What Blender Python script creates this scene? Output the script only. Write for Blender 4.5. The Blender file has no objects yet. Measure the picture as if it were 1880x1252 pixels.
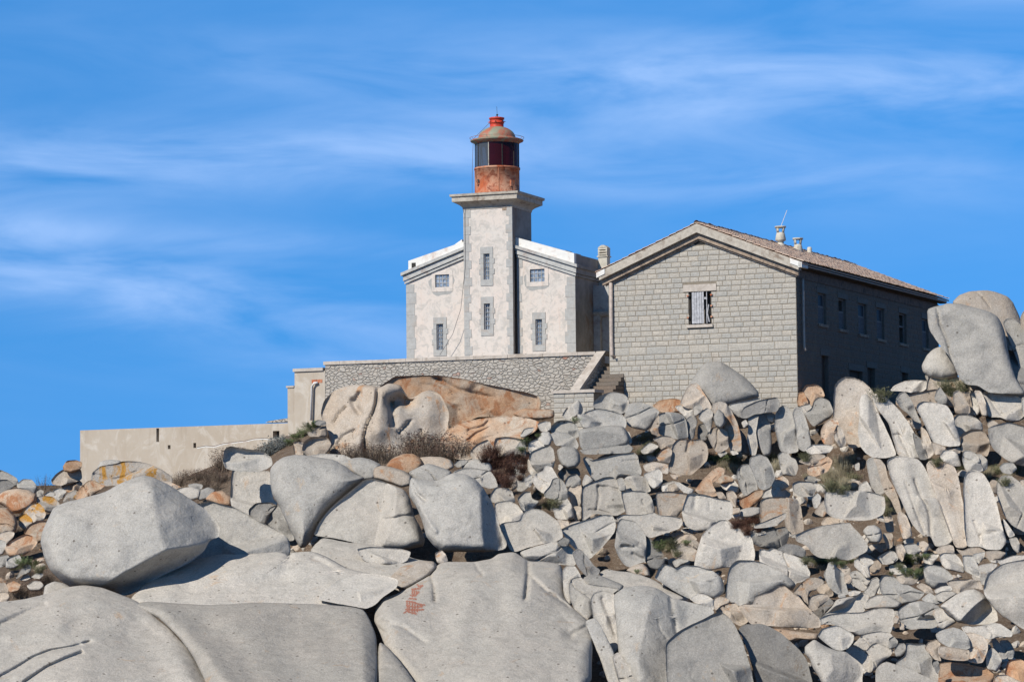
import bpy, math, random
import numpy as np
from mathutils import Vector, Matrix
# ---------------- camera ----------------
scene = bpy.context.scene
F = 5300.0; PW = 1880; PH = 1252
PITCH = math.atan((1010 - 626) / F); ROLL = -0.010
fwd = np.array([0, math.cos(PITCH), math.sin(PITCH)])
_up0 = np.array([0, -math.sin(PITCH), math.cos(PITCH)]); _r0 = np.array([1.0, 0, 0])
right = _r0 * math.cos(ROLL) + _up0 * math.sin(ROLL)
upv = -_r0 * math.sin(ROLL) + _up0 * math.cos(ROLL)
cam_d = bpy.data.cameras.new('camera'); cam = bpy.data.objects.new('camera', cam_d)
scene.collection.objects.link(cam); scene.camera = cam
cam_d.sensor_width = 36; cam_d.lens = F / PW * 36; cam_d.clip_start = 1; cam_d.clip_end = 9000
cam.matrix_world = Matrix(((right[0], upv[0], -fwd[0], 0), (right[1], upv[1], -fwd[1], 0), (right[2], upv[2], -fwd[2], 0), (0, 0, 0, 1)))
# ---------------- light ----------------
SUN_EL = math.radians(38); SUN_AZ = math.radians(42)          # azimuth: to the left of the camera's back
sdir = Vector((-math.sin(SUN_AZ) * math.cos(SUN_EL), -math.cos(SUN_AZ) * math.cos(SUN_EL), math.sin(SUN_EL)))
sd = bpy.data.lights.new('sun', 'SUN'); sd.energy = 4.6; sd.angle = math.radians(0.5); sd.color = (1.0, 0.945, 0.86)
so = bpy.data.objects.new('sun', sd); scene.collection.objects.link(so)
so.rotation_euler = sdir.to_track_quat('Z', 'Y').to_euler(); so.location = (-60, -20, 80)
w = bpy.data.worlds.new('World'); scene.world = w; w.use_nodes = True
nt = w.node_tree; nt.nodes.clear()
def N(t, **k):
    n = nt.nodes.new(t)
    for a, b in k.items(): setattr(n, a, b)
    return n
wo = N('ShaderNodeOutputWorld'); bg = N('ShaderNodeBackground'); sky = N('ShaderNodeTexSky')
sky.sky_type = 'NISHITA'; sky.sun_disc = False; sky.sun_elevation = SUN_EL; sky.sun_rotation = math.pi + SUN_AZ
sky.air_density = 1.0; sky.dust_density = 0.2; sky.ozone_density = 2.5; sky.altitude = 50
tc = N('ShaderNodeTexCoord')
lift = N('ShaderNodeVectorMath', operation='MULTIPLY_ADD'); lift.inputs[1].default_value = (1, 1, .35); lift.inputs[2].default_value = (0, 0, 0.21)
nrm = N('ShaderNodeVectorMath', operation='NORMALIZE')
nt.links.new(tc.outputs['Generated'], lift.inputs[0]); nt.links.new(lift.outputs[0], nrm.inputs[0]); nt.links.new(nrm.outputs[0], sky.inputs[0])
tint = N('ShaderNodeMix', data_type='RGBA', blend_type='MULTIPLY'); tint.inputs[0].default_value = 1
tint.inputs[7].default_value = (0.43, 1.22, 1.90, 1)
nt.links.new(sky.outputs[0], tint.inputs[6])
# sky dimmed towards the zenith, added to weaken the ambient light
sep = N('ShaderNodeSeparateXYZ'); nt.links.new(tc.outputs['Generated'], sep.inputs[0])
zr_ = N('ShaderNodeMapRange', interpolation_type='SMOOTHSTEP'); zr_.inputs[1].default_value = .20; zr_.inputs[2].default_value = .55; zr_.inputs[3].default_value = 1; zr_.inputs[4].default_value = .34
nt.links.new(sep.outputs[2], zr_.inputs[0])
zen = N('ShaderNodeMix', data_type='RGBA', blend_type='MULTIPLY'); zen.inputs[0].default_value = 1; nt.links.new(tint.outputs[2], zen.inputs[6]); nt.links.new(zr_.outputs[0], zen.inputs[7])
# thin cirrus: long soft bands of stretched noise at a few elevations
def mth(op, a, b=None, c=None):
    n = N('ShaderNodeMath', operation=op)
    for i, v in enumerate((a, b, c)):
        if v is None: continue
        if isinstance(v, (int, float)): n.inputs[i].default_value = v
        else: nt.links.new(v, n.inputs[i])
    return n.outputs[0]
mp = N('ShaderNodeMapping'); mp.inputs['Scale'].default_value = (5.5, 5.5, 24.0); mp.inputs['Rotation'].default_value = (0, math.radians(-4), 0); nt.links.new(tc.outputs['Generated'], mp.inputs[0])
no = N('ShaderNodeTexNoise'); no.inputs['Scale'].default_value = 2.1; no.inputs['Detail'].default_value = 9; no.inputs['Roughness'].default_value = 0.53; no.inputs['Distortion'].default_value = 0.5; nt.links.new(mp.outputs[0], no.inputs[0])
azi = mth('DIVIDE', sep.outputs[0], sep.outputs[1]); tot = None
for (x0, y0, x1, y1, wid, amp) in ((1500, 165, 700, 130, 75, 1.0), (250, 300, 650, 285, 60, .75), (1300, 330, 1880, 360, 60, .42), (150, 500, 500, 575, 85, .85), (1800, 10, 1500, 0, 40, .6), (300, 430, 500, 440, 30, .5)):
    ex = (x0 - 940) / 5300; ez = (1010 - y0) / 5300; sl_ = -((y1 - y0) / (x1 - x0)); half = (900 if wid > 55 else 500) / 5300
    dz = mth('DIVIDE', mth('SUBTRACT', mth('SUBTRACT', sep.outputs[2], ez), mth('MULTIPLY', mth('SUBTRACT', azi, ex), sl_)), wid / 5300)
    dx = mth('DIVIDE', mth('SUBTRACT', azi, ex), half)
    gs = mth('MULTIPLY', mth('EXPONENT', mth('MULTIPLY', mth('ADD', mth('MULTIPLY', dz, dz), mth('MULTIPLY', dx, dx)), -1.0)), amp)
    tot = gs if tot is None else mth('ADD', tot, gs)
fac = mth('MINIMUM', mth('MULTIPLY', mth('ADD', tot, .07), mth('MAXIMUM', mth('MULTIPLY_ADD', no.outputs[0], 2.7, -.84), 0)), .68)
cl = N('ShaderNodeMix', data_type='RGBA'); cl.inputs[7].default_value = (5.2, 8.0, 13.4, 1)
nt.links.new(fac, cl.inputs[0]); nt.links.new(zen.outputs[2], cl.inputs[6])
nt.links.new(cl.outputs[2], bg.inputs[0]); bg.inputs[1].default_value = 0.068
nt.links.new(bg.outputs[0], wo.inputs[0])
vs = scene.view_settings; vs.view_transform = 'Standard'; vs.look = 'None'; vs.gamma = 1; vs.use_curve_mapping = False; vs.exposure = 0.22

# ---------------- helpers ----------------
def ray(px, py):
    px = np.asarray(px, float); py = np.asarray(py, float)
    return fwd + right * ((px - 940) / F)[..., None] - upv * ((py - 626) / F)[..., None]
def P(px, py, Y):
    d = ray(px, py); return d * (np.asarray(Y, float) / d[..., 1])[..., None]
def proj(p):
    p = np.asarray(p, float); c = p @ fwd
    return 940 + F * (p @ right) / c, 626 - F * (p @ upv) / c
COL = scene.collection
def tag(o, label=None, cat=None, group=None, kind=None):
    if label: o['label'] = label
    if cat: o['category'] = cat
    if group: o['group'] = group
    if kind: o['kind'] = kind
    return o
def empty(name, loc=(0, 0, 0), rz=0):
    o = bpy.data.objects.new(name, None); COL.objects.link(o); o.location = loc; o.rotation_euler = (0, 0, rz); o.empty_display_size = .3
    return o
class MB:
    def __init__(s): s.v = []; s.f = []; s.t = []
    def quad(s, *p, tone=.5):
        b = len(s.v); s.v += [tuple(q) for q in p]; s.f.append(tuple(range(b, b + len(p)))); s.t.append(tone)
    def hexa(s, a, tone=.5):          # 8 points: bottom ring 4, top ring 4
        b = len(s.v); s.v += [tuple(q) for q in a]
        for f in ((3, 2, 1, 0), (4, 5, 6, 7), (0, 1, 5, 4), (1, 2, 6, 5), (2, 3, 7, 6), (3, 0, 4, 7)):
            s.f.append(tuple(b + i for i in f)); s.t.append(tone)
    def box(s, x0, x1, y0, y1, z0, z1, tone=.5):
        s.hexa([(x0, y0, z0), (x1, y0, z0), (x1, y1, z0), (x0, y1, z0), (x0, y0, z1), (x1, y0, z1), (x1, y1, z1), (x0, y1, z1)], tone)
    def lathe(s, prof, n=24, c=(0, 0), a0=0, a1=2 * math.pi, tone=.5):
        b = len(s.v); full = abs(a1 - a0 - 2 * math.pi) < 1e-6; m = n if full else n + 1
        for r, z in prof:
            for i in range(m):
                a = a0 + (a1 - a0) * i / n; s.v.append((c[0] + r * math.cos(a), c[1] + r * math.sin(a), z))
        for j in range(len(prof) - 1):
            for i in range(n):
                i2 = (i + 1) % m; s.f.append((b + j * m + i, b + j * m + i2, b + (j + 1) * m + i2, b + (j + 1) * m + i)); s.t.append(tone)
    def tube(s, pts, r, n=8, tone=.5):
        pts = [Vector(p) for p in pts]; b = len(s.v)
        for k, p in enumerate(pts):
            d = (pts[min(k + 1, len(pts) - 1)] - pts[max(k - 1, 0)]).normalized()
            a = d.orthogonal().normalized(); c = d.cross(a)
            for i in range(n):
                t = 2 * math.pi * i / n; s.v.append(tuple(p + a * (r * math.cos(t)) + c * (r * math.sin(t))))
        for k in range(len(pts) - 1):
            for i in range(n):
                j = (i + 1) % n; s.f.append((b + k * n + i, b + k * n + j, b + (k + 1) * n + j, b + (k + 1) * n + i)); s.t.append(tone)
        s.f.append(tuple(b + i for i in range(n))[::-1]); s.f.append(tuple(b + (len(pts) - 1) * n + i for i in range(n))); s.t += [tone, tone]
    def build(s, name, mat, parent=None, smooth=False):
        me = bpy.data.meshes.new(name); me.from_pydata(s.v, [], s.f); me.materials.append(mat)
        at = me.attributes.new('tone', 'FLOAT', 'FACE'); at.data.foreach_set('value', s.t)
        if smooth: me.polygons.foreach_set('use_smooth', [True] * len(s.f))
        me.update(); o = bpy.data.objects.new(name, me); COL.objects.link(o)
        if parent: o.parent = parent
        return o
# ---------------- materials ----------------
class G:
    def __init__(s, name):
        s.m = bpy.data.materials.new(name); s.m.use_nodes = True; s.n = s.m.node_tree.nodes; s.l = s.m.node_tree.links
        s.b = s.n['Principled BSDF']; s.co = s.add('ShaderNodeTexCoord').outputs['Object']
    def add(s, t, **k):
        n = s.n.new(t)
        for a, b in k.items(): setattr(n, a, b)
        return n
    def link(s, a, b): s.l.new(a, b)
    def mapping(s, scale, rot=(0, 0, 0), src=None):
        m = s.add('ShaderNodeMapping'); m.inputs['Scale'].default_value = scale; m.inputs['Rotation'].default_value = rot; s.link(src or s.co, m.inputs[0]); return m.outputs[0]
    def noise(s, sc, det=4, ro=.55, src=None, dist=0):
        n = s.add('ShaderNodeTexNoise'); n.inputs['Scale'].default_value = sc; n.inputs['Detail'].default_value = det; n.inputs['Roughness'].default_value = ro; n.inputs['Distortion'].default_value = dist
        s.link(src or s.co, n.inputs[0]); return n.outputs[0]
    def ramp(s, fac, a, b, ca=(0, 0, 0), cb=(1, 1, 1)):
        r = s.add('ShaderNodeValToRGB'); e = r.color_ramp.elements; e[0].position = a; e[1].position = b; e[0].color = (*ca, 1); e[1].color = (*cb, 1); s.link(fac, r.inputs[0]); return r.outputs[0]
    def mix(s, f, a, b, mode='MIX'):
        n = s.add('ShaderNodeMix', data_type='RGBA', blend_type=mode)
        for v, i in ((f, 0), (a, 6), (b, 7)):
            if isinstance(v, (int, float)): n.inputs[i].default_value = v
            elif isinstance(v, tuple): n.inputs[i].default_value = (*v, 1)
            else: s.link(v, n.inputs[i])
        return n.outputs[2]
    def bump(s, h, st, dist=.02, nrm=None):
        b = s.add('ShaderNodeBump'); b.inputs['Strength'].default_value = st; b.inputs['Distance'].default_value = dist; s.link(h, b.inputs['Height'])
        if nrm: s.link(nrm, b.inputs['Normal'])
        return b.outputs[0]
    def done(s, col, nrm=None, rough=.85, spec=.2):
        if isinstance(col, tuple): s.b.inputs['Base Color'].default_value = (*col, 1)
        else: s.link(col, s.b.inputs['Base Color'])
        if nrm: s.link(nrm, s.b.inputs['Normal'])
        s.b.inputs['Roughness'].default_value = rough; s.b.inputs['Specular IOR Level'].default_value = spec
        return s.m
def granite(name, base, patch, pa=.5, stain=None, sa=.6, dark=.0):
    g = G(name)
    oi = g.add('ShaderNodeObjectInfo'); off = g.add('ShaderNodeVectorMath', operation='MULTIPLY_ADD'); off.inputs[1].default_value = (1, 1, 1); cmb = g.add('ShaderNodeCombineXYZ')
    sc = g.add('ShaderNodeMath', operation='MULTIPLY'); sc.inputs[1].default_value = 60; g.link(oi.outputs['Random'], sc.inputs[0])
    for i in range(3): g.link(sc.outputs[0], cmb.inputs[i])
    g.link(g.co, off.inputs[0]); g.link(cmb.outputs[0], off.inputs[2]); g.co = off.outputs[0]
    big = g.noise(.5, 5, .62, dist=.5); med = g.noise(1.9, 6, .66, dist=.6); fine = g.noise(17, 4, .75); grit = g.noise(48, 3, .7)
    c = g.mix(g.ramp(big, .38, .62), base, patch)
    c = g.mix(g.ramp(med, .44, .68, (0, 0, 0), (.55, .55, .55)), c, tuple(x * .70 for x in base))
    wet = g.noise(1.1, 7, .7, src=g.mapping((1.5, 1.5, .35)), dist=1.0)       # weathering streaks
    c = g.mix(g.ramp(wet, .58, .76, (0, 0, 0), (.4, .4, .4)), c, (.22, .20, .175))
    if stain:
        st = g.noise(1.0, 7, .7, src=g.mapping((1, 1, .6)), dist=.9)
        c = g.mix(g.ramp(st, sa, sa + .09), c, stain)
    if dark:
        c = g.mix(g.ramp(g.noise(1.7, 8, .74, dist=1.4), .58, .70, (0, 0, 0), (dark,) * 3), c, (.075, .072, .07))
    c = g.mix(.65, c, g.ramp(fine, .30, .70, (.62, .61, .60), (1.30, 1.30, 1.30)), 'MULTIPLY')
    c = g.mix(.5, c, g.ramp(grit, .36, .64, (.60, .60, .60), (1.30, 1.30, 1.30)), 'MULTIPLY')
    v = g.add('ShaderNodeTexVoronoi'); v.inputs['Scale'].default_value = 1.9; g.link(g.co, v.inputs[0])
    wob = g.mix(.06, v.outputs['Distance'], g.noise(14, 3, .6)); pit = g.ramp(wob, .10, .13, (1, 1, 1), (0, 0, 0))
    c = g.mix(g.mix(.75, (0, 0, 0), pit), c, (.09, .075, .06))
    mr = g.add('ShaderNodeMapRange'); mr.inputs[3].default_value = .74; mr.inputs[4].default_value = 1.10; g.link(oi.outputs['Random'], mr.inputs[0])
    hsv = g.add('ShaderNodeHueSaturation'); g.link(c, hsv.inputs['Color']); g.link(mr.outputs[0], hsv.inputs['Value'])
    nb = g.bump(g.noise(2.6, 7, .62, dist=.4), .5, .14); nb = g.bump(fine, .55, .035, nb); nb = g.bump(pit, -.6, .03, nb)
    return g.done(hsv.outputs[0], nb, .92, .08)
GRAN = dict(
    g=granite('granite_grey', (.375, .358, .325), (.41, .385, .345), stain=(.43, .34, .25), sa=.62, dark=.35),
    w=granite('granite_pale', (.46, .43, .38), (.48, .44, .385), stain=(.46, .36, .27), sa=.61, dark=.18),
    t=granite('granite_tan', (.45, .37, .29), (.45, .40, .34), stain=(.42, .24, .13), sa=.58, dark=.25),
    o=granite('granite_orange', (.46, .28, .165), (.45, .38, .30), stain=(.34, .165, .085), sa=.52, dark=.25),
    d=granite('granite_dark', (.24, .23, .215), (.28, .265, .24), stain=(.20, .15, .11), sa=.6, dark=.5),
    y=granite('granite_lichen', (.40, .37, .33), (.44, .39, .33), stain=(.42, .22, .05), sa=.50, dark=.6))
def plain(name, col, var=.25, sc=6, rough=.8, bump=.2, dirt=None):
    g = G(name); n = g.noise(sc, 6, .65)
    c = g.mix(g.ramp(n, .3, .7), tuple(x * (1 - var) for x in col), tuple(min(1, x * (1 + var)) for x in col))
    if dirt: c = g.mix(g.ramp(g.noise(sc * .35, 6, .7, dist=.8), .52, .66), c, dirt)
    return g.done(c, g.bump(n, bump, .02), rough)
def ashlar(name, base, warm):
    g = G(name); a = g.add('ShaderNodeAttribute', attribute_name='tone')
    c = g.mix(g.ramp(a.outputs['Fac'], .0, 1.0), base, warm)
    fine = g.noise(14, 5, .7); c = g.mix(.9, c, g.ramp(fine, .28, .72, (.68, .68, .68), (1.25, 1.25, 1.25)), 'MULTIPLY')
    big = g.noise(.7, 5, .65, src=g.mapping((1, 1, .35)), dist=.6); c = g.mix(g.ramp(big, .60, .80, (0, 0, 0), (.5, .5, .5)), c, (.30, .23, .17))
    return g.done(c, g.bump(fine, .7, .03), .9, .12)
M = {}
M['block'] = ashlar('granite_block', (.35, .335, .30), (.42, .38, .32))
M['block_shade'] = ashlar('granite_block_shaded', (.165, .14, .115), (.19, .145, .11))  # dark copy of the block stone, side-wall shade put into its colour
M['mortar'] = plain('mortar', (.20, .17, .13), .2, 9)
M['mortar_shade'] = plain('mortar_shaded', (.15, .135, .115), .2, 9)  # mortar darkened likewise, the shade painted into its colour
M['quoin'] = plain('quoin_stone', (.36, .355, .335), .14, 5, dirt=(.36, .32, .28))
M['coping'] = plain('coping_stone', (.44, .39, .335), .18, 4, dirt=(.33, .28, .23))
M['cornice'] = plain('cornice_stone', (.40, .36, .30), .22, 5, dirt=(.22, .17, .13))
M['cornice_brown'] = plain('cornice_peeled', (.30, .23, .17), .3, 7, dirt=(.13, .10, .08))
M['cornice_grey'] = plain('cornice_grey', (.40, .395, .37), .2, 5, dirt=(.30, .25, .22))
M['whitewash'] = plain('whitewash', (.66, .645, .60), .08, 3, dirt=(.50, .40, .34))
M['wood'] = plain('weathered_wood', (.36, .36, .37), .35, 9)
M['wood_dark'] = plain('dark_timber', (.07, .06, .05), .3, 9)
M['rust'] = None
M['zinc'] = plain('pipe_plaster', (.42, .35, .30), .25, 6)
M['pipe_white'] = plain('pipe_white', (.62, .60, .57), .12, 6)
M['chimney'] = plain('chimney_concrete', (.47, .44, .37), .2, 7, dirt=(.30, .25, .19))
M['dark'] = plain('dark_iron', (.035, .033, .03), .3, 12)
M['redpaint'] = plain('red_paint', (.50, .055, .03), .2, 5, rough=.45, dirt=(.30, .05, .03))
M['mark'] = plain('painted_mark', (.32, .13, .085), .3, 12)
M['cable'] = plain('cable', (.16, .15, .15), .1, 5)
M['opening_dark'] = plain('opening_shade', (.06, .055, .05), .2, 5)  # near-black, paints the darkness inside the low wall's openings
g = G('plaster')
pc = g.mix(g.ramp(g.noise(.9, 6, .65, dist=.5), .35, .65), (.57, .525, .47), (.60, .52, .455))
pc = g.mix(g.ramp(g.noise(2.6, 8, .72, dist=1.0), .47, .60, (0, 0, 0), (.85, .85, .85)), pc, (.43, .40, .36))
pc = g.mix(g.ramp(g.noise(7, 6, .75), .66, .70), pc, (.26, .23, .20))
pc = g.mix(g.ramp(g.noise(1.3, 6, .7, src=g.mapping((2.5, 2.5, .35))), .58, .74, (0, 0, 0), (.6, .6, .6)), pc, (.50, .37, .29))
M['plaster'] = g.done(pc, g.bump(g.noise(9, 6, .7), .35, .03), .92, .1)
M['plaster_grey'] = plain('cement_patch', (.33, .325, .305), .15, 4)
M['plaster_shade'] = plain('plaster_shaded', (.24, .225, .205), .25, 1.5, dirt=(.20, .14, .10))  # dark copy of the plaster, shade of the sides put into its colour
g = G('concrete_render')
pc = g.mix(g.ramp(g.noise(.5, 6, .65, dist=.6), .35, .7), (.38, .32, .25), (.43, .375, .305))
pc = g.mix(g.ramp(g.noise(1.1, 8, .72, src=g.mapping((1, 1, .6)), dist=1.3), .50, .66, (0, 0, 0), (.9, .9, .9)), pc, (.50, .455, .39))
pc = g.mix(g.ramp(g.noise(.8, 6, .7, src=g.mapping((5, 5, .4))), .56, .75, (0, 0, 0), (.55, .55, .55)), pc, (.25, .205, .16))
M['render'] = g.done(pc, g.bump(g.noise(6, 6, .7), .3, .03), .92, .1)
# rubble masonry: cells with dark joints, patches of old render, a few bricks
g = G('rubble'); wv = g.add('ShaderNodeVectorMath', operation='ADD'); g.link(g.mapping((3.8, 2.6, 7.2)), wv.inputs[0])
nn = g.add('ShaderNodeTexNoise'); nn.inputs['Scale'].default_value = 1.6; g.link(g.co, nn.inputs[0]); g.link(nn.outputs['Color'], wv.inputs[1])
v1 = g.add('ShaderNodeTexVoronoi', feature='DISTANCE_TO_EDGE'); v1.inputs['Scale'].default_value = 1.0; g.link(wv.outputs[0], v1.inputs[0])
v2 = g.add('ShaderNodeTexVoronoi'); v2.inputs['Scale'].default_value = 1.0; g.link(wv.outputs[0], v2.inputs[0])
sp = g.add('ShaderNodeSeparateColor'); g.link(v2.outputs['Color'], sp.inputs[0])
c = g.mix(sp.outputs[0], (.35, .34, .315), (.44, .395, .34)); c = g.mix(g.ramp(sp.outputs[1], .965, .98), c, (.36, .12, .07))
ren = g.ramp(g.noise(.38, 7, .7, dist=.9), .36, .52)
j = g.ramp(v1.outputs['Distance'], .03, .09, (1, 1, 1), (0, 0, 0)); jm = g.mix(ren, j, g.ramp(v1.outputs['Distance'], .01, .04, (.25, .25, .25), (0, 0, 0)))
c = g.mix(g.mix(.7, (0, 0, 0), ren), c, (.40, .365, .315)); c = g.mix(jm, c, (.23, .20, .165))
c = g.mix(.7, c, g.ramp(g.noise(12, 5, .7), .3, .7, (.7, .7, .7), (1.2, 1.2, 1.2)), 'MULTIPLY')
M['rubble'] = g.done(c, g.bump(g.mix(.25, g.ramp(v1.outputs['Distance'], .0, .15), g.noise(12, 5, .7)), .9, .08), .93, .1)
g = G('roof_tile'); a = g.add('ShaderNodeAttribute', attribute_name='tone')
c = g.mix(a.outputs['Fac'], (.40, .26, .19), (.53, .41, .32)); c = g.mix(g.ramp(g.noise(2.2, 7, .7), .5, .68), c, (.42, .36, .29)); c = g.mix(g.ramp(g.noise(9, 4, .7), .62, .7), c, (.16, .12, .09))
M['tile'] = g.done(c, g.bump(g.noise(14, 4, .7), .4, .02), .9, .1)
g = G('rusted_steel')
c = g.mix(g.ramp(g.noise(1.6, 6, .65, src=g.mapping((1, 1, .7)), dist=.6), .38, .60), (.36, .085, .03), (.47, .25, .155))
c = g.mix(g.ramp(g.noise(3.2, 7, .72, dist=.9), .50, .62), c, (.20, .055, .028)); c = g.mix(g.ramp(g.noise(2.5, 5, .6, src=g.mapping((3, 3, .3))), .58, .7, (0, 0, 0), (.7, .7, .7)), c, (.52, .15, .04))
M['rust'] = g.done(c, g.bump(g.noise(11, 5, .7), .4, .02), .75, .3)
g = G('dome_paint')
c = g.mix(g.ramp(g.noise(1.5, 5, .6, dist=.7), .40, .56), (.36, .115, .07), (.225, .235, .165)); c = g.mix(g.ramp(g.noise(6, 5, .7), .60, .68), c, (.42, .20, .14))
M['dome'] = g.done(c, g.bump(g.noise(9, 4, .6), .2, .02), .6, .3)
def glass(name, col, mixf):
    m = bpy.data.materials.new(name); m.use_nodes = True; n = m.node_tree.nodes; l = m.node_tree.links; n.clear()
    o = n.new('ShaderNodeOutputMaterial'); a = n.new('ShaderNodeBsdfTransparent'); b = n.new('ShaderNodeBsdfPrincipled'); x = n.new('ShaderNodeMixShader')
    a.inputs[0].default_value = (*col, 1); b.inputs['Base Color'].default_value = (*[c * .35 for c in col], 1); b.inputs['Roughness'].default_value = .08
    x.inputs[0].default_value = mixf; l.new(a.outputs[0], x.inputs[1]); l.new(b.outputs[0], x.inputs[2]); l.new(x.outputs[0], o.inputs[0]); return m
M['glass'] = glass('lantern_glass', (.36, .40, .45), .45); M['glass_red'] = glass('red_glass', (.22, .014, .014), .35)
g = G('window_glass'); M['pane'] = g.done(g.mix(g.ramp(g.noise(7, 3, .6), .4, .6), (.10, .13, .17), (.28, .33, .40)), None, .25, .6)
g = G('soil'); n1 = g.noise(1.1, 8, .7); n2 = g.noise(9, 6, .75)
c = g.mix(g.ramp(n1, .35, .65), (.12, .08, .055), (.22, .17, .125)); c = g.mix(g.ramp(n2, .50, .66), c, (.28, .23, .18)); c = g.mix(g.ramp(g.noise(20, 5, .7), .55, .65), c, (.09, .065, .05))
M['soil'] = g.done(c, g.bump(n2, .9, .15), .95, .05)
# ---------------- terrain ----------------
PROF = {  # image column -> (distance, image row of the ground there)
    -700: [(60, 1700), (98, 1300), (112, 1120), (122, 1030), (134, 930), (146, 885), (170, 880)],
    0: [(60, 1600), (98, 1270), (112, 1110), (122, 1040), (134, 935), (146, 880), (170, 885)],
    300: [(60, 1600), (98, 1270), (110, 1110), (120, 1030), (130, 935), (143, 880), (170, 890)],
    600: [(60, 1600), (98, 1270), (109, 1040), (116, 965), (124, 865), (132, 810), (138, 760), (170, 760)],
    900: [(60, 1600), (98, 1270), (109, 1040), (117, 960), (124, 880), (129, 820), (134, 750), (170, 740)],
    1200: [(60, 1600), (98, 1270), (106, 1120), (113, 1010), (119, 930), (124, 850), (129, 762), (131, 742), (170, 762)],
    1500: [(60, 1600), (98, 1270), (105, 1140), (112, 1040), (119, 930), (124, 850), (128, 760), (131, 740), (170, 770)],
    1850: [(60, 1600), (98, 1270), (106, 1120), (113, 1020), (119, 890), (124, 800), (127, 738), (131, 730), (170, 745)],
    2600: [(60, 1600), (98, 1270), (106, 1120), (113, 1020), (119, 900), (124, 820), (127, 740), (131, 735), (170, 755)]}
_cx = sorted(PROF)
_YS = np.linspace(55, 175, 481); _TAB = np.array([[float(v) for v in np.interp(_YS, [a for a, b in PROF[c]], [b for a, b in PROF[c]])] for c in _cx])
def prof_row(px, Y):        # ground row at distance Y
    k = int(np.searchsorted(_cx, px)); k = min(max(k, 1), len(_cx) - 1); t = min(1, max(0, (px - _cx[k - 1]) / (_cx[k] - _cx[k - 1]))); i = (min(max(Y, 55), 175) - 55) * 4; j = min(int(i), 479); f = i - j
    r0 = _TAB[k - 1, j] * (1 - f) + _TAB[k - 1, j + 1] * f; r1 = _TAB[k, j] * (1 - f) + _TAB[k, j + 1] * f; return float(r0 * (1 - t) + r1 * t)
def prof_Y(px, py):         # distance whose ground shows at row py
    k = int(np.searchsorted(_cx, px)); k = min(max(k, 1), len(_cx) - 1); t = min(1, max(0, (px - _cx[k - 1]) / (_cx[k] - _cx[k - 1])))
    r = _TAB[k - 1] * (1 - t) + _TAB[k] * t; w_ = np.where((r <= py) & (_YS > 80) & (_YS < 146))[0]; return float(_YS[w_[0]]) if len(w_) else 146.0
xs = np.concatenate([np.linspace(-300, -32, 12), np.linspace(-30, 34, 150), np.linspace(36, 300, 12)])
ys = np.concatenate([np.linspace(20, 92, 10), np.linspace(93, 150, 190), np.linspace(155, 420, 12)])
rg = np.random.RandomState(3)
def lump(x, y, sc, seed):
    r = np.random.RandomState(seed); o = 0
    for k in range(7):
        a = r.uniform(0, 6.28); f = sc * r.uniform(.6, 2.2); o = o + np.sin(f * (x * math.cos(a) + y * math.sin(a)) + r.uniform(0, 6.28)) / (f / sc)
    return o / 4
def ground_z(x, y, base_only=False):
    yy = min(max(y, 60), 170); px = 940 + F * x / yy; row = prof_row(px, yy); z = float(P(px, row, yy)[2]) - .30; z -= .65 * min(1, max(0, (px - 1000) / 60)) * min(1, max(0, (row - 745) / 30)); fg = min(1, max(0, (row - 965) / 60)) * min(1, max(0, (1330 - px) / 200)) * min(1, max(0, (px - 120) / 120)); z -= 2.2 * fg
    if y > 170: z -= (y - 170) * .12
    if y < 60: z -= (60 - y) * .05
    z += .07 * float(lump(np.array(x), np.array(y), 1.7, 5)) + .035 * float(lump(np.array(x), np.array(y), 5.5, 6))
    return max(z, -9.5)
_SX = np.arange(-60, 1961, 20); _SY = np.arange(92, 147, .25)
_ST = np.array([[proj(((sx - 940) / F * y, y, ground_z((sx - 940) / F * y, y)))[1] for y in _SY] for sx in _SX])
def surf_Y(px, py):         # distance at which the built ground shows at (px, py)
    r = _ST[int(min(max(round((px + 60) / 20), 0), len(_SX) - 1))]; w_ = np.where(r <= py)[0]; return float(_SY[w_[0]]) if len(w_) else 146.0
tv = [(x, y, ground_z(x, y)) for y in ys for x in xs]; nx = len(xs)
tf = [(j * nx + i, j * nx + i + 1, (j + 1) * nx + i + 1, (j + 1) * nx + i) for j in range(len(ys) - 1) for i in range(nx - 1)]
me = bpy.data.meshes.new('ground'); me.from_pydata(tv, [], tf); me.materials.append(M['soil']); me.polygons.foreach_set('use_smooth', [True] * len(tf)); me.update()
go = bpy.data.objects.new('ground', me); COL.objects.link(go); tag(go, kind='structure')
sea = MB(); sea.quad((-4000, -500, -8.6), (4000, -500, -8.6), (4000, 6000, -8.6), (-4000, 6000, -8.6))
g = G('sea_water'); so_ = sea.build('sea', g.done((.02, .06, .09), g.bump(g.noise(.8, 4), .3, .3), .12, .5)); tag(so_, kind='structure')
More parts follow.
